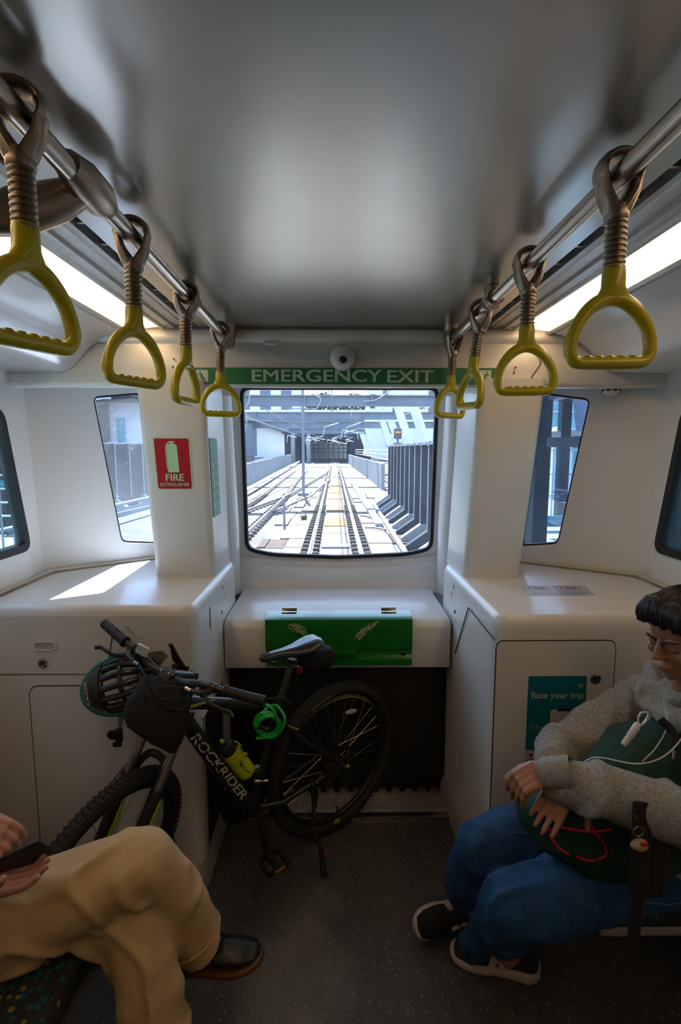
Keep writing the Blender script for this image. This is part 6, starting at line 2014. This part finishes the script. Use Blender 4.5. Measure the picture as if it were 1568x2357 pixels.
# jeans
jn = [('t', [V((1.0, 1.29, .55)), V((.92, 1.29, .56))], [.130, .130]),
      ('t', [V((.95, 1.185, .57)), V((.72, 1.18, .53)), V((.50, 1.185, .455)), V((.435, 1.195, .435))], [.100, .092, .086, .080]),
      ('t', [V((.435, 1.195, .435)), V((.435, 1.25, .34)), V((.45, 1.305, .27)), V((.466, 1.33, .245)), V((.472, 1.335, .235))], [.080, .078, .079, .081, .082]),
      ('t', [V((.425, 1.325, .25)), V((.400, 1.37, .14)), V((.388, 1.395, .065))], [.060, .050, .026]),
      ('t', [V((.95, 1.375, .49)), V((.70, 1.375, .485)), V((.47, 1.365, .475)), V((.405, 1.36, .455))], [.108, .096, .086, .078]),
      ('t', [V((.405, 1.36, .455)), V((.40, 1.41, .36)), V((.405, 1.47, .26)), V((.42, 1.535, .165))], [.078, .078, .080, .086])]
for a, b, r in (((.42, 1.12, .46), (.50, 1.115, .40), .012), ((.38, 1.18, .40), (.47, 1.18, .36), .014), ((.40, 1.25, .30), (.50, 1.24, .34), .012), ((.41, 1.30, .22), (.50, 1.30, .26), .013), ((.37, 1.36, .38), (.42, 1.30, .36), .010), ((.37, 1.36, .38), (.42, 1.30, .36), .010)):
    jn.append(('t', [V(a), (V(a) + V(b)) / 2, V(b)], [r * .4, r, r * .4]))
blob('jeans', jn, m_jean, pr_, .0065, 4, folds((.25, .8, .45), .008, 11, 5.0, .0012))
from mathutils.bvhtree import BVHTree
_jo = [c for c in pr_.children if c.name.startswith('jeans')][0]
_jt = BVHTree.FromPolygons([wm(pr_) @ v.co for v in _jo.data.vertices], [tuple(p.vertices) for p in _jo.data.polygons])
st_m = mat('denim_stitch', (.10, .17, .27), .7)
for pts in ([(.70, 1.078, .535), (.76, 1.068, .52), (.82, 1.062, .53)], [(.72, 1.080, .45), (.705, 1.082, .50), (.70, 1.078, .535)], [(.46, 1.31, .54), (.52, 1.29, .55), (.60, 1.285, .565)]):
    obj('stitching', MB().tube([_jt.find_nearest(q)[0] + _jt.find_nearest(q)[1] * .0005 for q in spline(pts, 8)], .0014, 5), st_m, pr_)
Mn = aim((.590, 1.385, .0), V((-.245, .075, .0)), V((0, 0, 1)))
sn = shoe('shoe', Mn, .262, pr_, True)
Mf = aim((.462, 1.605, .055), V((-.20, -.075, -.012)), V((.42, -.72, .55)))
sf_ = shoe('shoe', Mf, .255, pr_, True)
# earphone lead
ear = V((.80, 1.165, 1.09))
ea = MB().tube(spline([HMx @ V((.070, .010, -.020)), V((.815, 1.115, 1.03)), V((.775, 1.10, .965)), V((.745, 1.085, .93)), V((.70, 1.075, .90)), V((.66, 1.10, .872)), V((.60, 1.16, .85)), V((.57, 1.19, .80))], 6), .0017, 6)
ea.tube(spline([HMx @ V((-.070, .015, -.020)), V((.80, 1.22, .985)), V((.755, 1.14, .945)), V((.72, 1.12, .90)), V((.69, 1.12, .865))], 6), .0016, 6)
ea.ball(tuple(HMx @ V((.072, .012, -.016))), .008, 8)
ea.rbox((-.005, -.004, -.010), (.005, .004, .010), .002, 2, Matrix.Translation((.784, 1.098, .985)))
tag(obj('earphones', ea, m_bud, None, 60), 'white wired earphones worn by the person in the grey hoodie', 'earphones')

# green bag on the lap
bgk = thing('backpack', 'dark green backpack with red cord hugged on the lap at right', 'bag', (.66, 1.2, .58))
bp2 = [('t', [V((.545, 1.20, .655)), V((.66, 1.205, .69)), V((.77, 1.215, .785)), V((.82, 1.22, .83))], [.088, .112, .120, .09]),
       ('t', [V((.60, 1.16, .610)), V((.70, 1.15, .625)), V((.80, 1.17, .66))], [.062, .085, .085]),
       ('t', [V((.505, 1.17, .70)), V((.49, 1.22, .66)), V((.505, 1.27, .66))], [.045, .050, .050])]
blob('body', bp2, m_bagg, bgk, .006, 4, folds((.5, .2, .8), .005, 14, 9.0, .001))
from mathutils.bvhtree import BVHTree
_b = bgk.children[0]
_t = BVHTree.FromPolygons([wm(bgk) @ v.co for v in _b.data.vertices], [tuple(p.vertices) for p in _b.data.polygons])
def on(px, py, y):
    return P3(px, py, y)
def onbag(px, py, y):      # lay a cord on the bag's surface
    p = P3(px, py, y)
    d = (p - V((0, 0, 1.58))).normalized()
    h = _t.ray_cast(p - d * .3, d)
    return h[0] - d * .002 if h[0] else p + d * .03
for pts in ([(1362, 1836, 1.055), (1352, 1865, 1.040), (1366, 1905, 1.035), (1393, 1945, 1.045), (1397, 1968, 1.06), (1376, 1978, 1.065)],
            [(1265, 1912, 1.085), (1285, 1904, 1.065), (1340, 1912, 1.038), (1370, 1914, 1.035), (1412, 1908, 1.050)],
            [(1265, 1918, 1.085), (1285, 1950, 1.078), (1312, 1966, 1.072)], [(1328, 1970, 1.070), (1350, 1980, 1.066), (1372, 1981, 1.066)],
            [(1428, 1842, 1.06), (1446, 1866, 1.06), (1460, 1880, 1.06)]):
    obj('red_cord', MB().tube(spline([onbag(*p) for p in pts], 6), .0034, 8), m_cordr, bgk, 180)
zz = MB().tube(spline([on(1520, 1655, 1.12), on(1552, 1690, 1.10), on(1548, 1725, 1.09)], 6), [(.010, .004)] * 13, 8)
obj('side_strap', zz, m_fabric, bgk)
0 and obj('base_patch', MB().tube(spline([on(1196, 1790, 1.12), on(1206, 1835, 1.10), on(1226, 1870, 1.09), on(1256, 1895, 1.085)], 5), [(.022, .006)] * 16, 8), m_fabric, bgk, 180)
obj('shoulder_strap', MB().tube(spline([on(1480, 1846, 1.03), on(1478, 1900, 1.02), on(1474, 1980, 1.01), on(1472, 2060, 1.005), on(1462, 2130, 1.0), on(1455, 2185, .995)], 5), [(.022, .004)] * 16 + [(.014, .003)] * 10, 8, ref=(1, 0, 0)), m_fabric, bgk, 180)
obj('shoulder_strap', MB().tube(spline([on(1500, 1850, 1.04), on(1510, 1910, 1.03), on(1500, 2000, 1.02), on(1492, 2060, 1.02)], 5), [(.036, .006)] * 16, 8, ref=(1, 0, 0)), m_fabric, bgk, 180)
# clear sanitiser bottle clipped to the bag
sb2 = thing('sanitiser_bottle', 'small clear bottle in a clip hanging on the green backpack', 'bottle', tuple(on(1450, 1690, 1.05)))
a, b = on(1472, 1664, 1.05), on(1430, 1722, 1.045)
dn_ = (b - a).normalized()
obj('body', MB().tube([a, a + dn_ * .006, a + dn_ * .034, a + dn_ * .040], [.005, .0078, .0078, .005], 14), m_clear, sb2, 50)
obj('cap', MB().tube([a + dn_ * .038, a + dn_ * .058], [.0066, .0062], 14), m_bud, sb2, 50)
obj('holder', MB().tube(spline([a + dn_ * .004, on(1470, 1650, 1.05), on(1478, 1640, 1.055), on(1492, 1642, 1.06), on(1486, 1660, 1.055), a + dn_ * .010 + V((.006, 0, 0))], 4), .0024, 6), m_clear, sb2)
kc = thing('keyring', 'brass keyring with a small beige toy hanging from the backpack', 'keyring', tuple(on(1470, 1945, 1.0)))
rc = on(1470, 1914, 1.0)
obj('ring', MB().tube([rc + V((.011 * math.cos(2 * PI * i / 20), 0, .011 * math.sin(2 * PI * i / 20))) for i in range(20)], .0013, 6, closed=True), mat('brass', (.5, .36, .12), .3, metal=1), kc)
obj('clasp', MB().tube([on(1462, 1876, 1.015), on(1466, 1890, 1.005), rc + V((0, 0, .012))], [.005, .004, .002], 8), m_part, kc)
toy = MB().ball(tuple(on(1474, 1945, 1.0)), (.017, .012, .013), 14)
toy.ball(tuple(on(1464, 1946, .998)), (.012, .010, .009), 10)
toy.tube([rc - V((0, 0, .011)), on(1472, 1936, 1.0)], .0015, 6)
obj('toy', toy, mat('beige_plush', (.38, .28, .17), .8, var=.2), kc, 180)
obj('red_tab', MB().rbox((-.007, -.003, -.0035), (.007, .003, .0035), .001, 1, Matrix.Translation(on(1484, 1943, .988))), m_cordr, kc)

# ---------------------------------------------------------------- left person (legs, hands; the rest lies outside the frame)
pl_ = thing('person', 'person in khaki trousers sitting at left with crossed legs, holding a phone', 'person', (-1.0, 1.1, 0))
wn = V((-.750, .975, .692))
hA, tA = hand_parts(wn, (1.0, .06, .12), (.05, -.10, -1), .92, -1, (.20, .22, .26, .34), .05, (.7, .55, -.9))
wf = V((-.80, 1.02, .80))
hB, tB = hand_parts(wf, (.80, .02, -.38), (.30, -.40, .85), .92, -1, (.55, .62, .70, .75), .05, (.9, .25, -.55))
hcL = V((-1.04, 1.12, 1.16))
hp2, HM2 = head_parts(hcL, (.85, -.05, -.5), (.5, 0, .85), .88)
sk2 = [('t', [V((-1.06, 1.12, .50)), V((-1.10, 1.12, .66)), V((-1.12, 1.12, .84)), V((-1.09, 1.12, .96)), V((-1.06, 1.12, 1.07))], [.115, .105, .115, .06, .048]),
       ('t', [V((-1.12, .96, .88)), V((-1.06, .90, .68)), wn], [.05, .040, .026]),
       ('t', [V((-1.12, 1.28, .88)), V((-1.02, 1.24, .70)), wf], [.05, .040, .026]),
       ('t', [V((-1.03, 1.03, .48)), V((-.49, 1.135, .61)), V((-.41, 1.205, .42)), V((-.39, 1.225, .26))], [.085, .055, .046, .036]),
       ('t', [V((-1.03, 1.21, .47)), V((-.49, 1.12, .47)), V((-.43, 1.07, .24)), V((-.41, 1.05, .09))], [.085, .055, .046, .036])] + hp2 + hA + hB
blob('body', sk2, m_skin2, pl_, .0034, 3)
nails(tA[:4], (.05, -.10, -1), m_skin2, pl_, .9)
sh2 = [('t', [V((-1.07, 1.12, .50)), V((-1.10, 1.12, .66)), V((-1.09, 1.12, .84)), V((-1.07, 1.12, .96))], [.150, .135, .135, .08]),
       ('t', [V((-1.12, .97, .88)), V((-1.06, .90, .69)), V((-.98, .935, .68))], [.075, .062, .052]), ('t', [V((-1.12, 1.27, .88)), V((-1.03, 1.24, .71)), V((-.96, 1.19, .73))], [.075, .062, .052])]
blob('shirt', sh2, m_shirt, pl_, .009, 4, folds((0, .2, 1), .005, 12, 3.))
hb2 = lambda p, r: ('b', p, r, HM2)
blob('hair', [hb2((0, -.020, .055), (.083, .095, .080)), hb2((0, -.055, .0), (.076, .062, .080)), hb2((0, .05, .098), (.06, .04, .03))], m_hair, pl_, .006, 3)
tr2 = [('t', [V((-1.08, 1.12, .49)), V((-1.0, 1.12, .49))], [.130, .130]),
       ('t', [V((-1.05, 1.03, .485)), V((-.90, 1.045, .498)), V((-.74, 1.07, .528)), V((-.60, 1.105, .570)), V((-.505, 1.13, .602)), V((-.475, 1.14, .610))], [.112, .108, .102, .092, .080, .074]),
       ('t', [V((-.475, 1.14, .610)), V((-.455, 1.165, .545)), V((-.425, 1.19, .46)), V((-.395, 1.215, .365)), V((-.385, 1.223, .325))], [.074, .074, .070, .066, .068]),
       ('t', [V((-1.05, 1.20, .47)), V((-.70, 1.16, .47)), V((-.50, 1.13, .475))], [.105, .092, .080]),
       ('t', [V((-.50, 1.13, .475)), V((-.475, 1.105, .40)), V((-.452, 1.08, .30)), V((-.432, 1.065, .18)), V((-.425, 1.06, .10))], [.080, .078, .076, .078, .082])]
for a, b, r in (((-.72, 1.01, .62), (-.50, 1.07, .60), .010), ((-.78, .98, .53), (-.56, 1.05, .52), .012), ((-.62, 1.03, .54), (-.47, 1.07, .60), .013), ((-.56, 1.05, .50), (-.44, 1.11, .50), .014), ((-.52, 1.06, .54), (-.43, 1.10, .56), .012), ((-.46, 1.13, .44), (-.39, 1.16, .38), .012), ((-.42, 1.15, .40), (-.36, 1.18, .36), .010), ((-.50, 1.04, .40), (-.46, 1.0, .26), .010), ((-.42, 1.03, .38), (-.40, 1.0, .22), .010)):
    tr2.append(('t', [V(a), (V(a) + V(b)) / 2, V(b)], [r * .4, r, r * .4]))
blob('trousers', tr2, m_chino, pl_, .006, 4, folds((.45, .25, -.85), .011, 8, 1.0, .0008))
obj('hem_seam', MB().tube([V((-.385 + .069 * math.cos(a) * .9, 1.223 + .069 * math.sin(a), .322 + .030 * math.cos(a))) for a in [2 * PI * i / 30 for i in range(30)]], .003, 6, closed=True), m_chino, pl_)
Mb = aim((-.465, 1.238, .205), V((.262, -.035, .060)), V((-.20, .06, .96)))
shoe('boot', Mb, .272, pl_, False)
Mb2 = aim((-.49, 1.055, 0), V((.27, -.03, 0)), V((0, 0, 1)))
shoe('boot', Mb2, .272, pl_, False)
obj('wrist_band', MB().tube([wf + V((.006, 0, 0)) + (V((.10, .9, .2)).normalized() * .030 * math.cos(a) + V((.35, -.1, .85)).normalized() * .030 * math.sin(a)) for a in [2 * PI * i / 24 for i in range(24)]], .0025, 6, closed=True), m_ink, pl_)
phn = thing('mobile_phone', 'dark mobile phone held by the person in khaki trousers', 'phone', (-.68, 1.0, .73))
PM = frame((-.688, 1.0, .728), (.11, .02, .045), (-.30, -.55, .75))
obj('case', MB().rbox((-.068, -.033, -.0045), (.068, .033, .0045), .004, 3, PM), mat('phone_case', (.012, .012, .016), .35, var=.1), phn, 50)
obj('screen', MB().rbox((-.064, -.030, .0044), (.064, .030, .0052), .0003, 1, PM), m_ink, phn)
